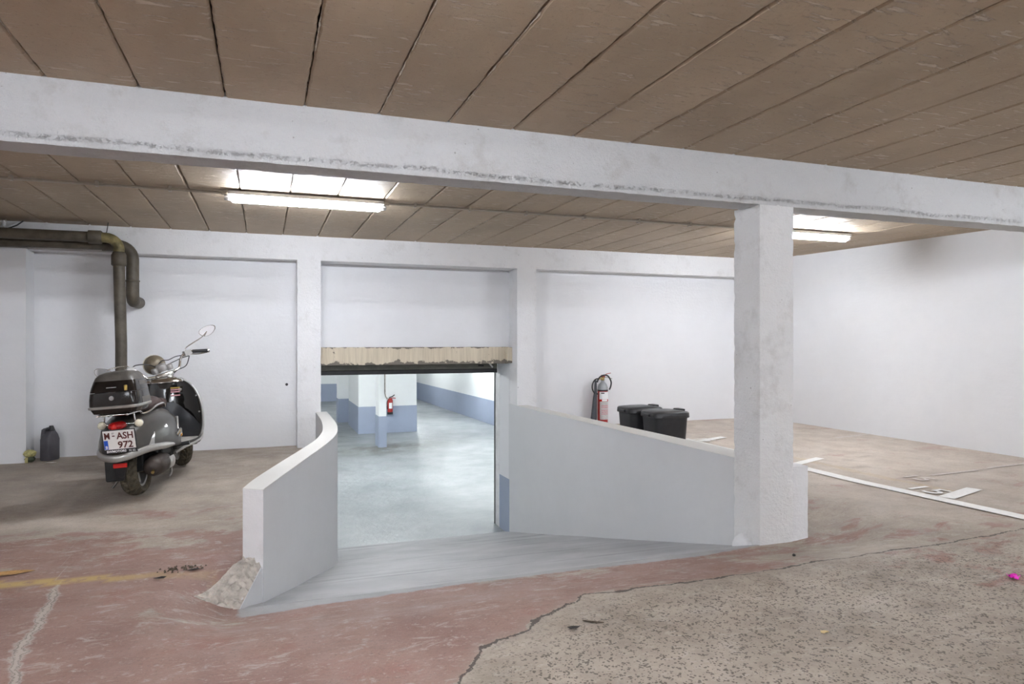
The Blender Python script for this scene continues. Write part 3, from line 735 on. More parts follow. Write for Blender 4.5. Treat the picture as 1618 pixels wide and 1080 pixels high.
# ================================================================== PARKING MARKS (painted strips lying on the floor)
def strip(name, p, q, wd, mat, parent, lift=.003):
    p = Vector((p[0], p[1], 0)); q = Vector((q[0], q[1], 0)); d = (q - p).normalized(); n_ = Vector((d.y, -d.x, 0)) * wd / 2
    L = (q - p).length; k = max(1, int(L / .1)); mb = MB(); rings = []
    for i in range(k + 1):
        c = p + (q - p) * i / k
        rings.append([((c + n_).x, (c + n_).y, zf((c + n_).x, (c + n_).y) + lift + .0035), ((c - n_).x, (c - n_).y, zf((c - n_).x, (c - n_).y) + lift + .0035)])
    mb.loft(rings, closed=False); return mb.build(name, mat, parent)
def fpt(px, py):
    p = onz(px, py)
    for _ in range(6): p = onz(px, py, zf(p.x, p.y))
    return p
A = fpt(1660, 827); B = fpt(1080, 693.5)
strip('parking_line', A, B, .135, 'white_line', FLOOR)
a1, a2 = fpt(1258, 733.5), fpt(1296, 724); strip('bay_tick', a1, a2, .09, 'white_line', FLOOR, .0035)
a1, a2 = fpt(1495, 787), fpt(1540, 772.5); strip('bay_tick', a1, a2, .115, 'white_line', FLOOR, .0035)
a1, a2 = fpt(1100, 698), fpt(1144, 690.7); strip('bay_tick', a1, a2, .10, 'white_line', FLOOR, .0035)
for (p, q, wd) in (((1320, 692), (1374, 686), .05), ((1470, 751.5), (1545, 743), .035), ((1560, 740), (1640, 730), .035)):
    strip('faded_line', fpt(*p), fpt(*q), wd, 'thin_line', FLOOR)
def number(txt, px, py, size, mat):
    p = fpt(px, py); text_mesh('bay_number', txt, size, mat, FLOOR, frame_mtx((p.x, p.y, p.z + .008), (.09, -1, 0), (1, .09, 0)), .004, .0)
number('15', 1423, 770.2, .32, 'white_line'); number('15', 1418, 752.5, .26, 'thin_line'); number('16', 1090, 693.5, .28, 'white_line')

# ================================================================== SCOOTER  (x forward, y left, z up, origin under the rear axle)
SC = empty('scooter', (-.944, 6.104, 0.0), (math.radians(-4), 0, math.atan2(.991, .134)))
tag(SC, 'dusty grey retro scooter with a brown top case, parked by the wall', 'scooter')
def cat_ring(pts, n=6):
    """closed smooth ring from a few points"""
    P = [Vector(p) for p in pts]; m = len(P); out = []
    for i in range(m):
        p0, p1, p2, p3 = P[i - 1], P[i], P[(i + 1) % m], P[(i + 2) % m]
        for k in range(n):
            t = k / n; out.append(.5 * ((2 * p1) + (p2 - p0) * t + (2 * p0 - 5 * p1 + 4 * p2 - p3) * t * t + (3 * p1 - p0 - 3 * p2 + p3) * t ** 3))
    return out
def cat_path(pts, n=6):
    P = [Vector(p) for p in pts]; m = len(P); out = []
    for i in range(m - 1):
        p0, p1, p2, p3 = P[max(i - 1, 0)], P[i], P[i + 1], P[min(i + 2, m - 1)]
        for k in range(n):
            t = k / n; out.append(.5 * ((2 * p1) + (p2 - p0) * t + (2 * p0 - 5 * p1 + 4 * p2 - p3) * t * t + (3 * p1 - p0 - 3 * p2 + p3) * t ** 3))
    out.append(P[-1]); return out
def rrect(cx, cy, hx, hy, r, z, n=5):
    out = []
    for (sx, sy, a0) in ((1, 1, 0), (-1, 1, 90), (-1, -1, 180), (1, -1, 270)):
        for k in range(n + 1):
            a = math.radians(a0 + 90 * k / n); out.append((cx + sx * (hx - r) + r * math.cos(a), cy + sy * (hy - r) + r * math.sin(a), z))
    return out
def wheel(parent, name, R=.222, wd=.125):
    r = empty(name); r.parent = parent
    prof = []; K = 13
    for k in range(K):
        u = -1 + 2 * k / (K - 1); prof.append((u, R - .030 * abs(u) ** 2.4, u * wd / 2))
    N = 160; rings = []
    for s_ in range(N):
        a = 2 * math.pi * s_ / N; ring = []
        for (u, rad, y) in prof:
            g = 0
            if .12 < abs(u) < .93 and ((s_ + int(abs(u) * 9) + (3 if u > 0 else 0)) % 8) < 3: g = .011
            if abs(abs(u) - .12) < .07 and (s_ % 6) < 4: g = .009
            ring.append(((rad - g) * math.cos(a), y, (rad - g) * math.sin(a)))
        for (rad, y) in ((R - .052, wd * .47), (R - .068, wd * .36), (R - .068, -wd * .36), (R - .052, -wd * .47)): ring.append((rad * math.cos(a), y, rad * math.sin(a)))
        rings.append(ring)
    rings.append(rings[0]); MB().loft(rings, cap=False).build('tyre', 'rubber', r, smooth=18)
    Ri = R - .064
    MB().lathe([(Ri, -.045), (Ri + .004, -.04), (Ri - .01, -.03), (Ri - .01, .03), (Ri + .004, .04), (Ri, .045), (Ri - .02, .04), (Ri - .02, -.04), (Ri, -.045)], (0, 0, 0), 'y', 36, cap=False).build('rim', 'silver', r, smooth=40)
    hub = MB().lathe([(.0, -.05), (.045, -.05), (.05, -.03), (.05, .03), (.045, .05), (0, .05)], (0, 0, 0), 'y', 20, cap=False)
    for k in range(5):
        a = 2 * math.pi * k / 5; hub.tube([(.03 * math.cos(a), 0, .03 * math.sin(a)), (Ri * math.cos(a), 0, Ri * math.sin(a))], .016, 8)
    hub.build('spokes', 'silver', r, smooth=40)
    return r
def flatten_wheel(r, mtx):
    """bake the wheel pose into its parts so that they hang directly on the scooter"""
    for c in list(r.children):
        c.data.transform(mtx); c.parent = SC
    bpy.data.objects.remove(r)
LEAN = math.radians(4)
rw = wheel(SC, 'rear_wheel', .225, .130)
for c in rw.children: pass
rw.location = (0, 0, .229); tag_l = None
fw = wheel(SC, 'front_wheel', .222, .115); fw.location = (1.34, .0, .222); fw.rotation_euler = (0, math.radians(-6), math.radians(30))

# rear bodywork
def cowl_ring(x, hw, zt, zb, cyo=0.0):
    ring = []
    for k in range(25):
        a = math.pi * k / 24; ca, sa = math.cos(a), math.sin(a)
        y = hw * math.copysign(abs(ca) ** .62, ca); z = zb + (zt - zb) * (sa ** .72)
        flare = 1 + .035 * math.exp(-((sa - .62) / .10) ** 2) - .03 * math.exp(-((sa - .80) / .09) ** 2)
        ring.append((x, y * flare + cyo, z))
    ring.append((x, -hw * .86, zb - .012)); ring.append((x, hw * .86, zb - .012)); return ring
SECT = [(-.40, .055, .50, .42), (-.375, .095, .545, .395), (-.33, .128, .585, .385), (-.24, .165, .625, .382), (-.12, .198, .655, .375), (.02, .222, .672, .368), (.16, .238, .680, .355), (.30, .246, .676, .338), (.40, .244, .655, .325), (.455, .232, .610, .322), (.478, .20, .55, .33)]
MB().loft([cowl_ring(*s_) for s_ in SECT]).build('rear_cowl', 'scoot', SC, smooth=50)
# chrome tail trim with its rising fins
def band(side):
    P = [(.23, -.236, .352), (.10, -.236, .366), (-.04, -.220, .378), (-.17, -.192, .388), (-.27, -.160, .388), (-.345, -.122, .378), (-.40, -.07, .366), (-.425, 0, .358)]
    return [(x, y * side, z) for x, y, z in P]
bp = band(1); bp2 = [(x, -y, z) for x, y, z in bp[::-1][1:]]
path = cat_path(bp + bp2, 4); nP = len(path)
rad = [.010 + .018 * min(1, min(i, nP - 1 - i) / 7.0) for i in range(nP)]
MB().tube(path, rad, 10, flat=(.55, 1.0)).build('tail_trim', 'silver', SC, smooth=60)
for sd in (1, -1):
    fin = MB(); rg = []
    for k in range(8):
        t = k / 7; x = -.20 + .075 * t; z = .39 + .115 * t; hw_ = .052 * (1 - t) ** 1.1 + .003
        yb = -(float(np.interp(x, [s_[0] for s_ in SECT], [s_[1] for s_ in SECT]))) * (1 - .10 * t * t) - .006
        rg.append([(x - hw_, (yb + hw_ * .30) * sd, z), (x, (yb - .010) * sd, z), (x + hw_, (yb - hw_ * .12) * sd, z), (x, (yb + .02) * sd, z)])
    fin.loft(rg); fin.build('trim_fin', 'silver', SC, smooth=60)
# side recess and badges (right side faces the camera)
for sd in (-1, 1):
    scp = MB(); rg = []
    for k in range(9):
        t = k / 8; x = .335 + .075 * t; z = .465 + .10 * t; h_ = .028 * math.sin(math.pi * (.08 + .84 * t))
        yy = float(np.interp(x, [s_[0] for s_ in SECT], [s_[1] for s_ in SECT])) * (.985 - .12 * max(0, (z - .46) / .2)) + .002
        rg.append([(x - h_ * .5, yy * sd, z + h_ * .3), (x, (yy + .008) * sd, z), (x + h_ * .5, (yy + .002) * sd, z - h_ * .5), (x, (yy - .02) * sd, z)])
    scp.loft(rg); scp.build('side_scoop', 'silver', SC, smooth=60)
for (x0, z0, ln, hh) in ((.27, .418, .135, .020), (.325, .395, .075, .016)):
    sq = [(x0 + ln * k / 26.0 + .006 * math.sin(k * 1.9), -.2500, z0 + .28 * ln * k / 26.0 + hh * (.5 + .5 * math.sin(k * 2.35)) * (1.5 if k in (1, 2) else .7)) for k in range(27)]
    MB().tube(cat_path(sq, 3), .0028, 5).build('script_badge', 'silver', SC, smooth=60)
MB().box(-.05, .05, -.002, .002, -.004, .004).build('badge_bar', 'gold', SC).matrix_local = frame_mtx((.345, -.249, .434), (1, 0, .28), (0, 1, 0))
MB().lathe([(.001, -.016), (.016, -.014), (.020, 0), (.016, .014), (.001, .016)], (.462, -.226, .40), 'x', 14).build('side_reflector', 'amber', SC, smooth=50)
MB().tube([(.475, -.22, .37), (.49, -.226, .41), (.482, -.226, .45)], .012, 8).build('reflector_rim', 'silver', SC, smooth=50)
# saddle
def seat_ring(x, hw, zt, zb):
    return [(x, hw * math.copysign(abs(math.cos(a)) ** .6, math.cos(a)), (zt + zb) / 2 + (zt - zb) / 2 * math.copysign(abs(math.sin(a)) ** .6, math.sin(a))) for a in [2 * math.pi * k / 20 for k in range(20)]]
MB().loft([seat_ring(*s_) for s_ in [(-.12, .09, .73, .67), (-.10, .12, .76, .66), (.05, .145, .775, .655), (.20, .15, .772, .655), (.30, .145, .748, .652), (.325, .14, .735, .652)]]).build('passenger_seat', 'seat', SC, smooth=60)
MB().loft([seat_ring(*s_) for s_ in [(.322, .135, .725, .65), (.335, .142, .742, .65), (.42, .145, .738, .645), (.52, .125, .728, .64), (.565, .10, .71, .645), (.585, .06, .69, .65)]]).build('rider_seat', 'seat', SC, smooth=60)
# luggage rack and grab rail
for sd in (1, -1):
    MB().tube(cat_path([(.30, -.165 * sd, .665), (.24, -.172 * sd, .70), (.08, -.165 * sd, .695), (-.06, -.15 * sd, .665), (-.14, -.12 * sd, .655), (-.16, -.105 * sd, .675), (-.42, -.10 * sd, .678)], 4), .0085, 8).build('grab_rail', 'chrome', SC, smooth=60)
    MB().tube([(-.28, -.10 * sd, .678), (-.28, -.11 * sd, .57)], .007, 8).build('rack_strut', 'chrome', SC, smooth=60)
for x in (-.40, -.32, -.24):
    MB().tube([(x, -.10, .678), (x, .10, .678)], .006, 8).build('rack_bar', 'chrome', SC, smooth=60)
# top case
CXX = -.262; CYY = -.012
def case_part(name, secs, mat, n=5): return MB().loft([rrect(CXX + dx, CYY, hx, hy, r_, z, n) for (dx, hx, hy, r_, z) in secs]).build(name, mat, SC, smooth=38)
TC = case_part('top_case', [(0, .150, .128, .03, .690), (0, .165, .142, .035, .694), (0, .178, .160, .04, .728)], 'case')
o = case_part('case_trim', [(0, .186, .168, .045, .728), (0, .190, .172, .047, .734), (0, .190, .172, .047, .744), (0, .185, .167, .045, .749)], 'silver'); o.parent = TC
o = case_part('case_body', [(0, .182, .165, .045, .748), (.0, .180, .163, .045, .80), (.002, .176, .158, .045, .846)], 'case'); o.parent = TC
o = case_part('case_lid', [(.002, .176, .158, .045, .850), (.006, .170, .152, .05, .885), (.012, .158, .141, .055, .930)], 'case'); o.parent = TC
o = case_part('case_top', [(.0125, .157, .140, .055, .930), (.018, .150, .133, .06, .955), (.028, .130, .115, .06, .978), (.04, .095, .085, .05, .992), (.045, .04, .035, .02, .998)], 'case_dusty'); o.parent = TC
for sd in (-1, 1):
    gz = MB().add([(CXX - .05, CYY + sd * .1685, .752), (CXX + .15, CYY + sd * .1685, .752), (CXX + .13, CYY + sd * .148, .915), (CXX - .04, CYY + sd * .148, .915),
                   (CXX - .05, CYY + sd * .155, .752), (CXX + .15, CYY + sd * .155, .752), (CXX + .13, CYY + sd * .13, .915), (CXX - .04, CYY + sd * .13, .915)],
                  [(0, 1, 2, 3), (7, 6, 5, 4), (0, 4, 5, 1), (1, 5, 6, 2), (2, 6, 7, 3), (3, 7, 4, 0)])
    o = gz.build('side_panel', 'case_dusty', SC); o.parent = TC
o = MB().lathe([(.001, .0), (.016, .001), (.017, .008), (.012, .012), (.001, .012)][::-1], (CXX - .192, CYY, .805), 'x', 16).build('case_lock', 'silver', SC, smooth=40); o.parent = TC
o = MB().box(CXX - .186, CXX - .16, CYY - .03, CYY + .03, .880, .885).build('case_handle', 'silver', SC); o.parent = TC
o = MB().box(CXX - .178, CXX - .16, CYY - .105, CYY - .085, .855, .895).build('case_sticker', 'gold', SC, bevel=.004); o.parent = TC
# lamps and plate
MB().loft([[( -.405 - .02 * t, -.012 + .055 * s_ * math.cos(a), .595 + .033 * s_ * math.sin(a)) for a in [2 * math.pi * k / 18 for k in range(18)]] for t, s_ in ((-3.5, 1.0), (0, 1.0), (.8, .85), (1.3, .5), (1.5, .1))]).build('tail_lamp', 'redlens', SC, smooth=60)
MB().lathe([(.001, -.016), (.018, -.012), (.022, 0), (.022, .02)], (-.428, -.006, .590), 'x', 16).build('brake_lens', 'redlens2', SC, smooth=60)
for sd in (1, -1):
    MB().tube([(-.34, -.012 + .04 * sd, .602), (-.34, -.025 + .115 * sd, .602)], .007, 8).build('signal_stalk', 'chrome', SC, smooth=60)
    sg = MB().lathe([(.001, -.030), (.018, -.026), (.027, -.012), (.029, .0), (.029, .006)], (-.345, -.025 + .125 * sd, .602), 'x', 20).build('turn_signal', 'clearlens', SC, smooth=60)
    MB().lathe([(.029, .0), (.031, .002), (.031, .012), (.022, .030), (.008, .040), (.001, .042)], (-.345, -.025 + .125 * sd, .602), 'x', 20).build('signal_shell', 'chrome', sg, smooth=60)
PY0 = -.037
def plate_z(t): return .40 + .168 * t
def pp(u, v, off=0):
    """point on the tilted plate: u to the right 0..1, v up 0..1"""
    return Vector((-.442 + .030 * (1 - v) - off, PY0 + .113 - .226 * u, .398 + .178 * v))
def slab(u0, u1, v0, v1, o0, o1):
    q = [pp(u0, v0, o0), pp(u1, v0, o0), pp(u1, v1, o0), pp(u0, v1, o0), pp(u0, v0, o1), pp(u1, v0, o1), pp(u1, v1, o1), pp(u0, v1, o1)]
    return MB().add(q, [(0, 1, 2, 3), (7, 6, 5, 4), (0, 4, 5, 1), (1, 5, 6, 2), (2, 6, 7, 3), (3, 7, 4, 0)])
PLT = slab(0, 1, 0, 1, -.006, .0).build('licence_plate', 'black', SC, bevel=.002)
slab(.035, .965, .175, .955, -.001, .0022).build('plate_face', 'plate', PLT)
slab(.04, .16, .19, .56, .0, .0028).build('plate_band', 'eublue', PLT)
ux = (pp(1, 0) - pp(0, 0)).normalized(); vy = (pp(0, 1) - pp(0, 0)).normalized()
def ptext(nm, txt, u, v, size, mat, bold=.0, sx=1.0): text_mesh(nm, txt, size, mat, PLT, frame_mtx(pp(u, v, .0035), ux, vy), bold, .0006, sx=sx)
ptext('plate_text', 'M', .065, .62, .066, 'plate_red', .0018, .78)
ptext('plate_text', '-', .30, .66, .060, 'plate_red', .0012)
ptext('plate_text', 'ASH', .44, .60, .070, 'plate_red', .0016, .86)
ptext('plate_text', '972', .44, .22, .070, 'plate_red', .0016, .98)
ptext('plate_text', 'B', .07, .22, .030, 'white', .0006)
ptext('plate_text', 'BWMOTORS', .09, .045, .023, 'white', .0007); ptext('plate_text', '32 52', .74, .045, .020, 'white', .0003)
MB().lathe([(.001, 0), (.009, 0), (.009, .001), (.001, .001)], tuple(pp(.33, .85, .003)), 'x', 12).build('plate_seal', 'label_grey', PLT)
# tail flap, reflector
MB().loft([[(-.30, -.045, .385), (-.30, .045, .385), (-.265, .045, .385), (-.265, -.045, .385)], [(-.315, -.03, .29), (-.315, .055, .29), (-.28, .055, .29), (-.28, -.03, .29)], [(-.27, .0, .19), (-.27, .065, .19), (-.235, .065, .19), (-.235, .0, .19)], [(-.25, .015, .165), (-.25, .055, .165), (-.225, .055, .165), (-.225, .015, .165)]]).build('mud_flap', 'black', SC, bevel=.004)
MB().box(-.33, -.318, -.042, .052, .276, .310).build('rear_reflector', 'redlens2', SC, bevel=.003)
# engine, muffler, stand
eng = MB().box(-.10, .42, -.09, .10, .20, .40).box(-.16, .30, .06, .17, .15, .36).box(.25, .50, -.17, .17, .24, .36).box(.05, .30, -.19, -.08, .28, .37)
for k in range(6): eng.box(.20 + .03 * k, .212 + .03 * k, -.185, -.08, .19, .30)
eng.build('engine', 'engine', SC, bevel=.012)
MB().tube([(-.06, -.155, .33), (.03, -.165, .47)], .03, 12).build('shock_absorber', 'engine', SC, smooth=60)
MB().lathe([(.001, -.175), (.035, -.172), (.062, -.155), (.076, -.11), (.080, -.02), (.080, .08), (.066, .15), (.035, .18), (.02, .19)], (-.045, -.175, .238), 'x', 24).build('muffler', 'muffler', SC, smooth=60)
MB().loft([[(x, -.175 + r_ * math.cos(a), .238 + r_ * math.sin(a)) for a in [math.radians(d) for d in range(150, 216, 8)]] + [(x, -.175 + (r_ - .008) * math.cos(a), .238 + (r_ - .008) * math.sin(a)) for a in [math.radians(d) for d in range(214, 149, -8)]] for x, r_ in ((.0, .084), (.01, .088), (.12, .088), (.13, .084))]).build('heat_shield', 'silver', SC, smooth=50)
MB().tube(cat_path([(.13, -.175, .225), (.20, -.17, .20), (.28, -.13, .19), (.34, -.06, .22)], 4), .018, 10).build('exhaust_pipe', 'steel', SC, smooth=60)
MB().tube([(-.21, -.185, .215), (-.245, -.19, .205)], .012, 10).build('exhaust_tip', 'brass', SC, smooth=60)
MB().tube(cat_path([(.36, -.10, .24), (.30, -.17, .16), (.20, -.20, .12), (.10, -.205, .105)], 4), .011, 8).build('centre_stand', 'steel', SC, smooth=60)
MB().tube(cat_path([(.36, .10, .24), (.30, .17, .16), (.20, .20, .12), (.10, .205, .105)], 4), .011, 8).build('centre_stand', 'steel', SC, smooth=60)
MB().tube([(.45, .16, .26), (.37, .27, .055), (.35, .30, .015)], .011, 8).build('side_stand', 'steel', SC, smooth=60)
MB().tube([(.44, -.19, .315), (.44, -.30, .325)], .017, 10).build('foot_peg', 'black', SC, smooth=60)
# floorboard
fb = [(.44, .20), (.55, .235), (.70, .275), (.82, .295), (.90, .29), (.95, .24)]
out_ = [(x, y) for x, y in fb] + [(x, -y) for x, y in fb[::-1]]
MB().prism(out_, .275, .318).build('floorboard', 'scoot', SC, bevel=.008)
MB().prism([(x, y * .93) for x, y in fb] + [(x, -y * .93) for x, y in fb[::-1]], .317, .325).build('floor_mat', 'mat', SC)
for sd in (1, -1):
    MB().tube(cat_path([(.40, .19 * sd, .255), (.55, .245 * sd, .285), (.72, .288 * sd, .295), (.86, .305 * sd, .318), (.93, .30 * sd, .36)], 4), .013, 8).build('floor_trim', 'silver', SC, smooth=60)
# leg shield
def sh_half(z):
    return float(np.interp(z, [.29, .33, .40, .50, .60, .68, .76, .82, .865], [.255, .295, .315, .322, .318, .300, .262, .210, .135]))
def sh_x(y, z, off=0): return .985 + .02 * (z - .5) - .55 * y * y * 1.6 - .22 * max(0, .42 - z) * 1.2 + .12 * max(0, z - .7) * 0 - off
zs = list(np.linspace(.29, .865, 24))
def shield(zr, offb, offf, shrink, wob=None):
    rg = []
    for z in zr:
        hw = sh_half(z) - shrink; row = []
        us = [-1 + 2 * k / 24 for k in range(25)]
        for u in us:
            y = hw * u; o_ = offb + (wob(y, z) if wob else 0); row.append((sh_x(y, z, o_), y, z))
        for u in us[::-1]:
            y = hw * u; row.append((sh_x(y, z, offf), y, z))
        rg.append(row)
    return MB().loft(rg)
shield(zs, .0, -.035, 0).build('leg_shield', 'scoot', SC, smooth=50)
rim = [(sh_x(sh_half(z), z, -.012), sh_half(z), z) for z in zs]
ring = [(x, -y, z) for x, y, z in rim] + [(sh_x(0, .875, -.012), yy, .872) for yy in (-.07, 0, .07)] + rim[::-1]
MB().tube(ring, .012, 8).build('shield_rim', 'silver', SC, smooth=60)
def zsplit(y): return .655 - 1.55 * max(0, abs(y) - .06) ** 1.35
# lower grey inner panel with knee hollows and a central hump
def humps(y, z): return .012 + .055 * math.exp(-((abs(y) - .14) / .085) ** 2 - ((z - .50) / .11) ** 2) + .06 * math.exp(-(y / .075) ** 2) * float(sm(.30, .42, z))
lowp = MB(); rg = []
for k in range(15):
    t = k / 14; row = []
    for j in range(33):
        u = -1 + 2 * j / 32; zt_ = zsplit(u * .30); z = .33 + (zt_ - .33) * t; y = (sh_half(z) - .022) * u; row.append((sh_x(y, z, humps(y, z)), y, z))
    rg.append(row)
lowp.loft(rg, closed=False); lowp.build('inner_panel', 'scoot_dark', SC, smooth=60)
upp = MB(); rg = []
for k in range(11):
    t = k / 10; row = []
    for j in range(33):
        u = -1 + 2 * j / 32; z0 = zsplit(u * .30) + .002; z = z0 + (.845 - z0) * t; y = (sh_half(z) - .022) * u; row.append((sh_x(y, z, .014 + .05 * math.exp(-(y / .10) ** 2) * (1 - .5 * t)), y, z))
    rg.append(row)
upp.loft(rg, closed=False); upp.build('glove_panel', 'gloss_black', SC, smooth=60)
for yy, zz in ((-.275, .70), (-.295, .55), (.275, .70)):
    MB().lathe([(.001, -.004), (.008, -.003), (.008, .004)], (sh_x(yy, zz, .016), yy, zz), 'x', 10).build('screw', 'silver', SC, smooth=50)
for zz, mt in ((.785, 'gold'), (.768, 'sticker'), (.748, 'sticker'), (.715, 'sticker')):
    MB().box(-.075, .005, -.0, .002, -.006, .006).build('warning_sticker', mt, SC).matrix_local = frame_mtx((sh_x(-.055, zz, .063), -.06, zz), (0, 1, 0), (1, 0, 0))
MB().lathe([(.001, -.01), (.013, -.008), (.016, .0), (.016, .01)], (sh_x(-.13, .76, .03), -.13, .765), 'x', 14).build('ignition_lock', 'silver', SC, smooth=50)
MB().loft([[(.94 + .07 * math.cos(a) * s_ + dx, .10 * s_ * math.sin(a) * 1.35, z) for a in [2 * math.pi * k / 20 for k in range(20)]] for s_, z, dx in ((1.25, .842, 0), (1.2, .862, 0), (.85, .882, .005), (.55, .90, .01))]).build('shield_collar', 'chrome', SC, smooth=50)
# front end
MB().loft([[(1.02 + dx + rx * math.cos(a), ry * math.sin(a), z) for a in [2 * math.pi * k / 16 for k in range(16)]] for z, rx, ry, dx in ((.33, .10, .13, .09), (.45, .10, .14, .06), (.62, .08, .12, .02), (.80, .06, .09, -.02), (.86, .05, .07, -.04))]).build('steering_cover', 'scoot', SC, smooth=60)
g = MB(); rg = []
for k in range(13):
    a = math.radians(-20 + 200 * k / 12); rg.append([Vector((1.34 + rr_ * math.cos(a), yy, .222 + rr_ * math.sin(a))) for rr_, yy in ((.245, -.085), (.275, -.06), (.285, 0), (.275, .06), (.245, .085), (.262, .05), (.272, 0), (.262, -.05))])
g.loft(rg); o = g.build('front_mudguard', 'scoot', SC, smooth=60)
o.data.transform(Matrix.Translation((1.34, 0, 0)) @ Matrix.Rotation(math.radians(30), 4, 'Z') @ Matrix.Translation((-1.34, 0, 0)))
for sd in (1, -1): MB().tube([(1.30, .07 * sd, .222), (1.12, .06 * sd, .60)], .018, 8).build('fork_leg', 'steel', SC, smooth=60)
# handlebar group, turned to the left
HB = Matrix.Translation((.97, 0, .90)) @ Matrix.Rotation(math.radians(33), 4, Vector((-.454, 0, .891)))
def hb(mb, name, mat, sm_=60, parent=None):
    o = mb.build(name, mat, parent or SC, smooth=sm_); o.data.transform(HB); return o
hb(MB().tube([(.03, 0, -.08), (0, 0, .02)], .03, 14), 'steering_stem', 'chrome')
hb(MB().loft([rrect(0, 0, .04, .075, .02, -.02), rrect(0, 0, .045, .08, .02, -.01), rrect(0, 0, .045, .08, .02, .015), rrect(0, 0, .035, .07, .02, .03)]), 'bar_clamp', 'chrome', 40)
for sd in (1, -1):
    hb(MB().tube(cat_path([(0, .0, .02), (-.01, .10 * sd, .02), (.0, .150 * sd, .035), (.01, .190 * sd, .105), (-.01, .24 * sd, .145), (-.04, .31 * sd, .140)], 5), .0115, 10), 'handlebar', 'chrome')
    hb(MB().tube([(-.035, .30 * sd, .140), (-.075, .415 * sd, .105)], .017, 12), 'grip', 'black')
    hb(MB().lathe([(.001, -.01), (.019, -.008), (.019, .008), (.001, .01)], (-.078, .423 * sd, .103), 'y', 12), 'bar_end', 'chrome')
    hb(MB().box(-.055, .015, .255 * sd - .03, .255 * sd + .03, .118, .165), 'switch_box', 'silver', None)
    hb(MB().tube(cat_path([(.02, .25 * sd, .128), (.045, .30 * sd, .122), (.02, .36 * sd, .100), (-.03, .44 * sd, .088)], 4), .006, 8), 'brake_lever', 'chrome')
hb(MB().lathe([(.001, -.022), (.04, -.02), (.046, -.01), (.046, .04), (.03, .055)][::-1], (-.015, 0, .065), 'z', 24), 'speedometer', 'silver', 40)
for sd in (1, -1): hb(MB().lathe([(.001, -.018), (.026, -.016), (.029, -.008), (.029, .03), (.02, .04)][::-1], (-.02, .066 * sd, .055), 'z', 18), 'small_gauge', 'silver', 40)
hb(MB().lathe([(.001, -.10), (.03, -.098), (.062, -.08), (.082, -.045), (.090, 0), (.092, .03)], (.16, 0, .125), 'x', 28), 'headlight_shell', 'headshell')
hb(MB().lathe([(.092, .03), (.096, .032), (.096, .045), (.088, .048), (.05, .062), (.001, .066)], (.16, 0, .125), 'x', 28), 'headlight_glass', 'clearlens')
def cable(pts, r_=.0045): MB().tube(cat_path([HB @ Vector(p) for p in pts], 6), r_, 6).build('cable', 'black', SC, smooth=60)
cable([(-.02, -.25, .12), (.03, -.17, .14), (.03, -.09, .13), (.02, -.03, .14), (.05, .02, .10)])
cable([(-.02, -.26, .11), (.02, -.20, .11), (.02, -.13, .10), (.03, -.06, .09)])
cable([(.0, -.27, .11), (.03, -.22, .03), (.03, -.12, .01), (.03, -.03, -.05)])
cable([(-.02, .25, .12), (.03, .20, .17), (.03, .10, .15), (.04, .03, .10)])
cable([(.0, .27, .11), (.03, .22, .03), (.03, .12, .01), (.03, .03, -.05)])
# mirrors
def mirror(stem, c, rx, ry, tilt, yaw):
    MB().tube(cat_path(stem, 4), .005, 8).build('mirror_stem', 'chrome', SC, smooth=60)
    mt = Matrix.Translation(c) @ Matrix.Rotation(yaw, 4, 'Z') @ Matrix.Rotation(tilt, 4, 'X')
    def ring(x, k): return [mt @ Vector((x, rx * k * math.cos(a) * (1 + .18 * math.sin(a)), ry * k * math.sin(a) * (1 + .12 * math.cos(a)))) for a in [2 * math.pi * j / 24 for j in range(24)]]
    o = MB().loft([ring(-.004, .98), ring(-.006, 1.0), ring(.004, 1.03), ring(.018, .8), ring(.026, .4)]).build('mirror_shell', 'chrome', SC, smooth=60)
    MB().loft([ring(-.0045, .93), ring(-.0075, .93)]).build('mirror_glass', 'mirror', o)
sR = HB @ Vector((-.02, -.25, .155))
mR = Vector((1.12, -.372, 1.30))
mirror([sR, sR + Vector((0, -.005, .04)), Vector((1.09, -.315, 1.235)), mR], mR, .080, .046, math.radians(-22), math.radians(-4))
sL = HB @ Vector((-.02, .25, .155))
mL = Vector((.80, .452, .965))
mirror([sL, sL + Vector((-.01, .03, .03)), Vector((.80, .40, 1.0)), mL], mL, .074, .044, math.radians(14), math.radians(6))
# sit the machine on its tyres
SC.location.z = .006

# ================================================================== BINS
def bin_(x, y, lab, sticker=False, s_=1.0):
    z = zf(x, y); r = empty('waste_bin', (x, y, z)); tag(r, lab, 'bin', 'black lidded bins')
    MB().loft([rrect(0, 0, .150 * s_, .140 * s_, .05, 0, 6), rrect(0, 0, .158 * s_, .148 * s_, .06, .01, 6), rrect(0, 0, .190 * s_, .176 * s_, .08, .455, 6), rrect(0, 0, .18 * s_, .166 * s_, .075, .455, 6), rrect(0, 0, .15 * s_, .14 * s_, .05, .05, 6)], cap=True).build('bin_body', 'bin', r, smooth=40)
    MB().loft([rrect(0, 0, .204 * s_, .190 * s_, .09, .435, 6), rrect(0, 0, .207 * s_, .193 * s_, .09, .44, 6), rrect(0, 0, .204 * s_, .190 * s_, .09, .482, 6), rrect(0, 0, .195 * s_, .182 * s_, .09, .492, 6), rrect(0, 0, .10, .095, .05, .506, 6)]).build('bin_lid', 'bin_lid', r, smooth=40)
    MB().box(.135 * s_, .205 * s_, -.06, .06, .488, .512).build('lid_hinge', 'bin', r, bevel=.008)
    MB().box(-.222 * s_, -.195 * s_, -.05, .05, .445, .47).build('lid_grip', 'bin_lid', r, bevel=.006)
    if sticker: MB().box(-.178, -.168, -.075, -.045, .16, .24).build('sticker', 'white', r)
bin_(3.84, 6.02, 'black plastic bin with a lid, standing nearer the column')
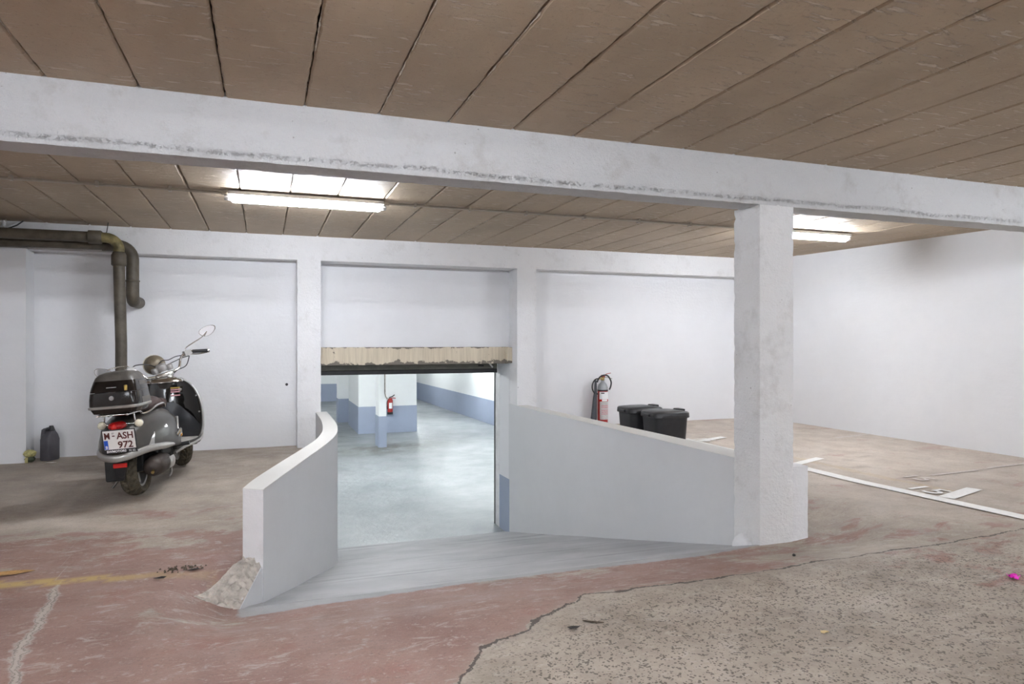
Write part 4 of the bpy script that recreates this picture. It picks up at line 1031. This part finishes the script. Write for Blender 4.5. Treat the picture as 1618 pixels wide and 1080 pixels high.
bin_(3.80, 6.45, 'black plastic bin with a white sticker, standing nearer the fire extinguisher', True)

# ================================================================== FIRE EXTINGUISHERS
ex = empty('fire_extinguisher', (4.31, 8.285, zf(4.31, 8.285)), (0, 0, 0))
tag(ex, 'red carbon dioxide fire extinguisher with black horn, standing against the back wall', 'fire extinguisher')
MB().lathe([(.062, 0), (.070, .008), (.070, .49)], (0, 0, 0), 'z', 28).build('cylinder', 'ext_red', ex, smooth=40)
MB().lathe([(.0705, .488), (.0705, .505), (.068, .535), (.055, .572), (.034, .598), (.022, .606), (.022, .625)], (0, 0, 0), 'z', 28).build('shoulder', 'ext_grey', ex, smooth=50)
MB().lathe([(.073, .482), (.073, .50), (.071, .50), (.071, .482), (.073, .482)], (0, 0, 0), 'z', 28, cap=False).build('strap', 'black', ex, smooth=40)
def curved_label(a0, a1, z0, z1, r_, nm, mat):
    rg = [[(r_ * math.cos(math.radians(a)), r_ * math.sin(math.radians(a)), z0), (r_ * math.cos(math.radians(a)), r_ * math.sin(math.radians(a)), z1)] for a in np.linspace(a0, a1, 12)]
    return MB().loft(rg, closed=False).build(nm, mat, ex, smooth=60)
curved_label(205, 330, .355, .472, .0712, 'label', 'white')
curved_label(205, 330, .345, .372, .0716, 'label_band', 'redlens2'); curved_label(235, 300, .347, .370, .0719, 'label_band', 'white')
curved_label(210, 330, .10, .342, .0712, 'label', 'label_grey')
for k, (z_, mt) in enumerate([(.32, 'label_grey'), (.285, 'sticker'), (.262, 'sticker'), (.225, 'sticker'), (.20, 'sticker'), (.175, 'sticker'), (.455, 'black')]):
    curved_label(228 if k < 6 else 225, 320 if k < 6 else 262, z_ - .007, z_ + .007, .0717, 'label_line', mt)
MB().lathe([(.018, .62), (.024, .628), (.024, .665), (.016, .675)], (0, 0, 0), 'z', 14).build('valve', 'brass', ex, smooth=40)
MB().tube([(-.07, -.01, .648), (-.02, 0, .648)], .011, 10).build('outlet', 'brass', ex, smooth=50)
MB().box(-.02, .03, -.014, .014, .66, .70).build('handle_block', 'ext_red', ex, bevel=.004)
MB().tube([(.02, 0, .69), (.06, -.005, .712), (.115, -.01, .722)], .008, 8, flat=(1.6, .6)).build('trigger', 'ext_red', ex, smooth=60)
MB().tube([(.02, 0, .665), (.08, -.005, .662), (.135, -.01, .645)], .007, 8, flat=(1.6, .6)).build('carry_lever', 'steel', ex, smooth=60)
hp = [(-.06, -.02, .648), (-.02, -.05, .69), (.05, -.06, .68), (.10, -.05, .61), (.095, -.04, .54), (.07, -.06, .50)]
MB().tube(cat_path([(-.10, -.03, .60), (-.075, -.04, .66), (-.02, -.05, .695), (.05, -.055, .685), (.10, -.05, .61), (.098, -.045, .545), (.075, -.05, .50)], 5), .010, 10).build('hose', 'black', ex, smooth=60)
MB().tube(cat_path([(-.06, -.01, .648), (-.12, -.02, .64), (-.165, -.025, .58), (-.165, -.02, .51), (-.13, -.02, .455), (-.085, -.03, .445)], 5), .009, 10).build('hose', 'black', ex, smooth=60)
MB().tube([(-.112, -.01, .63), (-.113, -.01, .48), (-.122, -.01, .40), (-.145, -.01, .06), (-.148, -.01, .01)], [.014, .02, .026, .044, .046], 14).build('horn', 'horn', ex, smooth=60)

ey = 19.25 - .06; p = onY(616, 640, ey)
e2 = empty('fire_extinguisher', (p.x + .0, ey - .045, 0)); zc2 = p.z
MB().box(-.02, .02, .035, .10, zc2 - .05, zc2 + .12).build('wall_bracket', 'steel', e2)
MB().lathe([(.06, zc2 - .24), (.075, zc2 - .235), (.076, zc2 + .14), (.06, zc2 + .18), (.025, zc2 + .20)], (0, 0, 0), 'z', 20).build('cylinder', 'ext_red', e2, smooth=45)
MB().lathe([(.077, zc2 - .245), (.078, zc2 - .24), (.078, zc2 - .18), (.076, zc2 - .18)], (0, 0, 0), 'z', 20).build('foot_ring', 'black', e2, smooth=45)
MB().tube([(-.03, 0, zc2 + .22), (.06, -.02, zc2 + .25), (.12, -.03, zc2 + .30)], .014, 8).build('trigger', 'black', e2, smooth=50)
MB().tube([(0, 0, zc2 + .2), (.08, -.02, zc2 + .21), (.15, -.03, zc2 + .20)], .012, 8).build('carry_handle', 'ext_red', e2, smooth=50)
MB().tube(cat_path([(-.02, 0, zc2 + .21), (-.09, -.03, zc2 + .1), (-.085, -.05, zc2 - .1)], 4), .011, 8).build('hose', 'black', e2, smooth=50)
MB().box(-.045, .045, -.079, -.07, zc2 - .08, zc2 + .08).build('label', 'white', e2)
tag(e2, 'red fire extinguisher hanging on the wide pillar of the lower garage', 'fire extinguisher')

# ================================================================== CANISTER AND LITTER
jp = fpt(73, 727.5); jc = empty('canister', (jp.x + .02, jp.y + .05, zf(jp.x, jp.y)), (0, 0, math.radians(-25)))
tag(jc, 'dark grey plastic oil canister with a black cap, standing by the wall', 'canister')
MB().loft([rrect(0, 0, .050, .074, .020, 0), rrect(0, 0, .055, .080, .022, .012), rrect(0, 0, .055, .080, .022, .215), rrect(0, .0, .048, .068, .024, .262), rrect(0, .02, .030, .036, .02, .298)]).build('canister_body', 'jerry', jc, smooth=40)
MB().loft([rrect(-.048, -.02, .016, .030, .010, .02), rrect(-.048, -.02, .018, .032, .010, .24), rrect(-.040, -.02, .018, .030, .010, .315), rrect(-.025, -.02, .012, .024, .008, .33)]).build('grip_rib', 'jerry', jc, smooth=40)
MB().tube(cat_path([(-.03, -.03, .315), (-.005, .01, .325), (.0, .045, .31), (.0, .066, .24)], 5), .016, 10).build('carry_handle', 'black', jc, smooth=60)
MB().lathe([(.024, .28), (.028, .285), (.028, .325), (.024, .335), (.018, .352), (.001, .354)], (0, .02, .0), 'z', 16).build('cap', 'black', jc, smooth=40)
MB().box(-.0565, -.045, .025, .065, .10, .19).build('label', 'redlens', jc, bevel=.003)
def crumple(name, c, rx, ry, rz, mat, seed, label=None, cat=None, parent=None, n=9):
    mb = MB(); rg = []
    for i in range(n):
        ph = math.pi * i / (n - 1); rg.append([(rx * math.sin(ph) * math.cos(a) * (1 + .35 * noise.noise((seed, i * .9, a * 1.3))), ry * math.sin(ph) * math.sin(a) * (1 + .35 * noise.noise((seed + 3, i * .9, a * 1.3))), max(-rz * .95, -rz * math.cos(ph) * (1 + .3 * noise.noise((seed + 5, i, a))))) for a in [2 * math.pi * k / 12 for k in range(12)]])
    mb.loft(rg); o = mb.build(name, mat, parent); o.location = c
    if label: tag(o, label, cat)
    return o
wp = fpt(52, 729); zw = zf(wp.x, wp.y)
wr = empty('crumpled_wrapper', (wp.x - .02, wp.y - .02, zw)); tag(wr, 'crumpled yellow wrapper on the floor beside the oil canister', 'wrapper')
crumple('wrapper_base', (0, 0, .033), .045, .045, .035, 'wrapdark', 2, parent=wr); crumple('wrapper_top', (0, -.005, .088), .058, .05, .04, 'wrap', 8, parent=wr)
MB().box(-.03, -.005, -.052, -.044, .0, .055).build('wrapper_tab', 'wrap', wr)
def scrap(name, px, py, pts, mat, label, cat, th=.002, curl=.008, group=None):
    p = fpt(px, py); mb = MB(); n = len(pts)
    cz = [th + curl * abs(noise.noise((q[0] * 40, q[1] * 40, px))) for q in pts]
    mb.add([(q[0], q[1], c_) for q, c_ in zip(pts, cz)] + [(q[0], q[1], c_ + th) for q, c_ in zip(pts, cz)] + [(0, 0, .0), (0, 0, th * 1.5)],
           [(i, n + i, n + (i + 1) % n, (i + 1) % n) for i in range(n)] + [((i + 1) % n, i, 2 * n) [::-1] for i in range(n)] + [(n + i, n + (i + 1) % n, 2 * n + 1) for i in range(n)])
    o = mb.build(name, mat); o.location = (p.x, p.y, zf(p.x, p.y) + .004); tag(o, label, cat, group); return o
def blob(rx, ry, n=9, sd=1): return [(rx * math.cos(2 * math.pi * k / n) * (1 + .3 * noise.noise((sd, k * 1.1, 0))), ry * math.sin(2 * math.pi * k / n) * (1 + .3 * noise.noise((sd, k * 1.1, 4)))) for k in range(n)]
scrap('paper_scrap', 88, 724, blob(.035, .02, 8, 3), 'paper', 'white paper scrap at the foot of the wall by the canister', 'paper')
scrap('paper_scrap', 80, 731.5, blob(.05, .02, 8, 5), 'paper', 'pale paper scrap lying before the oil canister', 'paper')
scrap('dry_leaf', 18, 908, [(-.14, -.015), (-.05, -.03), (.02, -.02), (.10, .02), (.06, .03), (-.03, .035), (-.12, .03)], 'leaf', 'long dry orange leaf beside the faded yellow line', 'leaf', .002, .02)
scrap('dark_leaf', 252, 915, [(-.03, .008), (-.01, -.006), (.02, -.008), (.032, -.004), (.01, .006), (-.015, .012)], 'leaf_dark', 'small dark curled leaf beside the end of the yellow line', 'leaf', .002, .012)
scrap('dark_leaf', 306, 901, [(-.03, -.01), (.0, -.012), (.03, .0), (.012, .016), (-.01, .006)], 'leaf_dark', 'black leaf scrap touching the little dirt heap', 'leaf', .002, .012)
scrap('dark_leaf', 905, 994, [(-.02, .012), (.0, .016), (.012, .006), (.03, -.008), (.012, -.012), (-.012, -.006)], 'leaf_dark', 'dark leaf lying by the long floor crack', 'leaf', .002, .012)
scrap('twig', 935, 985, [(-.03, .03), (-.027, .033), (.05, -.018), (.047, -.021)], 'dirt', 'thin dry twig lying beside the dark leaf', 'twig', .002, .002)
scrap('yellow_petal', 1303, 1001, blob(.02, .014, 8, 9), 'petal_y', 'pale yellow petal on the bare concrete', 'petal', .002, .02)
fl = empty('magenta_flower', tuple(fpt(1601, 914))); tag(fl, 'bright magenta fallen flower on the bare concrete', 'flower')
for k in range(6):
    a = 2 * math.pi * k / 6 + .3; rg = []
    for t in (0, .35, .7, 1.0):
        wdt = .013 * math.sin(math.pi * (.15 + .75 * t)); d = Vector((math.cos(a), math.sin(a), 0)); n_ = Vector((-d.y, d.x, 0)); c = d * .030 * t + Vector((0, 0, .006 + .016 * math.sin(t * 2.6 + k)**2))
        rg.append([c + n_ * wdt, c + Vector((0, 0, .003)), c - n_ * wdt, c - Vector((0, 0, .001))])
    MB().loft(rg).build('petal', 'petal', fl, smooth=60)
dp = fpt(287, 899); dh = MB(); rnd = random.Random(4)
for k in range(46):
    a = rnd.random() * 6.28; q = rnd.random() ** .6; x, y = .13 * q * math.cos(a), .055 * q * math.sin(a); s_ = .004 + .008 * rnd.random() * (1.2 - q)
    dh.add([(x - s_, y - s_, 0), (x + s_, y - s_ * .7, 0), (x + s_ * .8, y + s_, 0), (x - s_, y + s_ * .8, 0), (x + s_ * .2, y, s_ * 1.3)], [(3, 2, 1, 0), (0, 1, 4), (1, 2, 4), (2, 3, 4), (3, 0, 4)])
o = dh.build('dirt_heap', 'dirt'); o.location = (dp.x, dp.y, zf(dp.x, dp.y) + .002); tag(o, 'scatter of dark dirt crumbs at the end of the yellow line', 'dirt', kind='stuff')
pb_ = fpt(1254.5, 878); o = crumple('pebble', (pb_.x, pb_.y, zf(pb_.x, pb_.y) + .007), .010, .010, .008, 'leaf_dark', 12, 'small black pebble on the floor in front of the column', 'pebble')
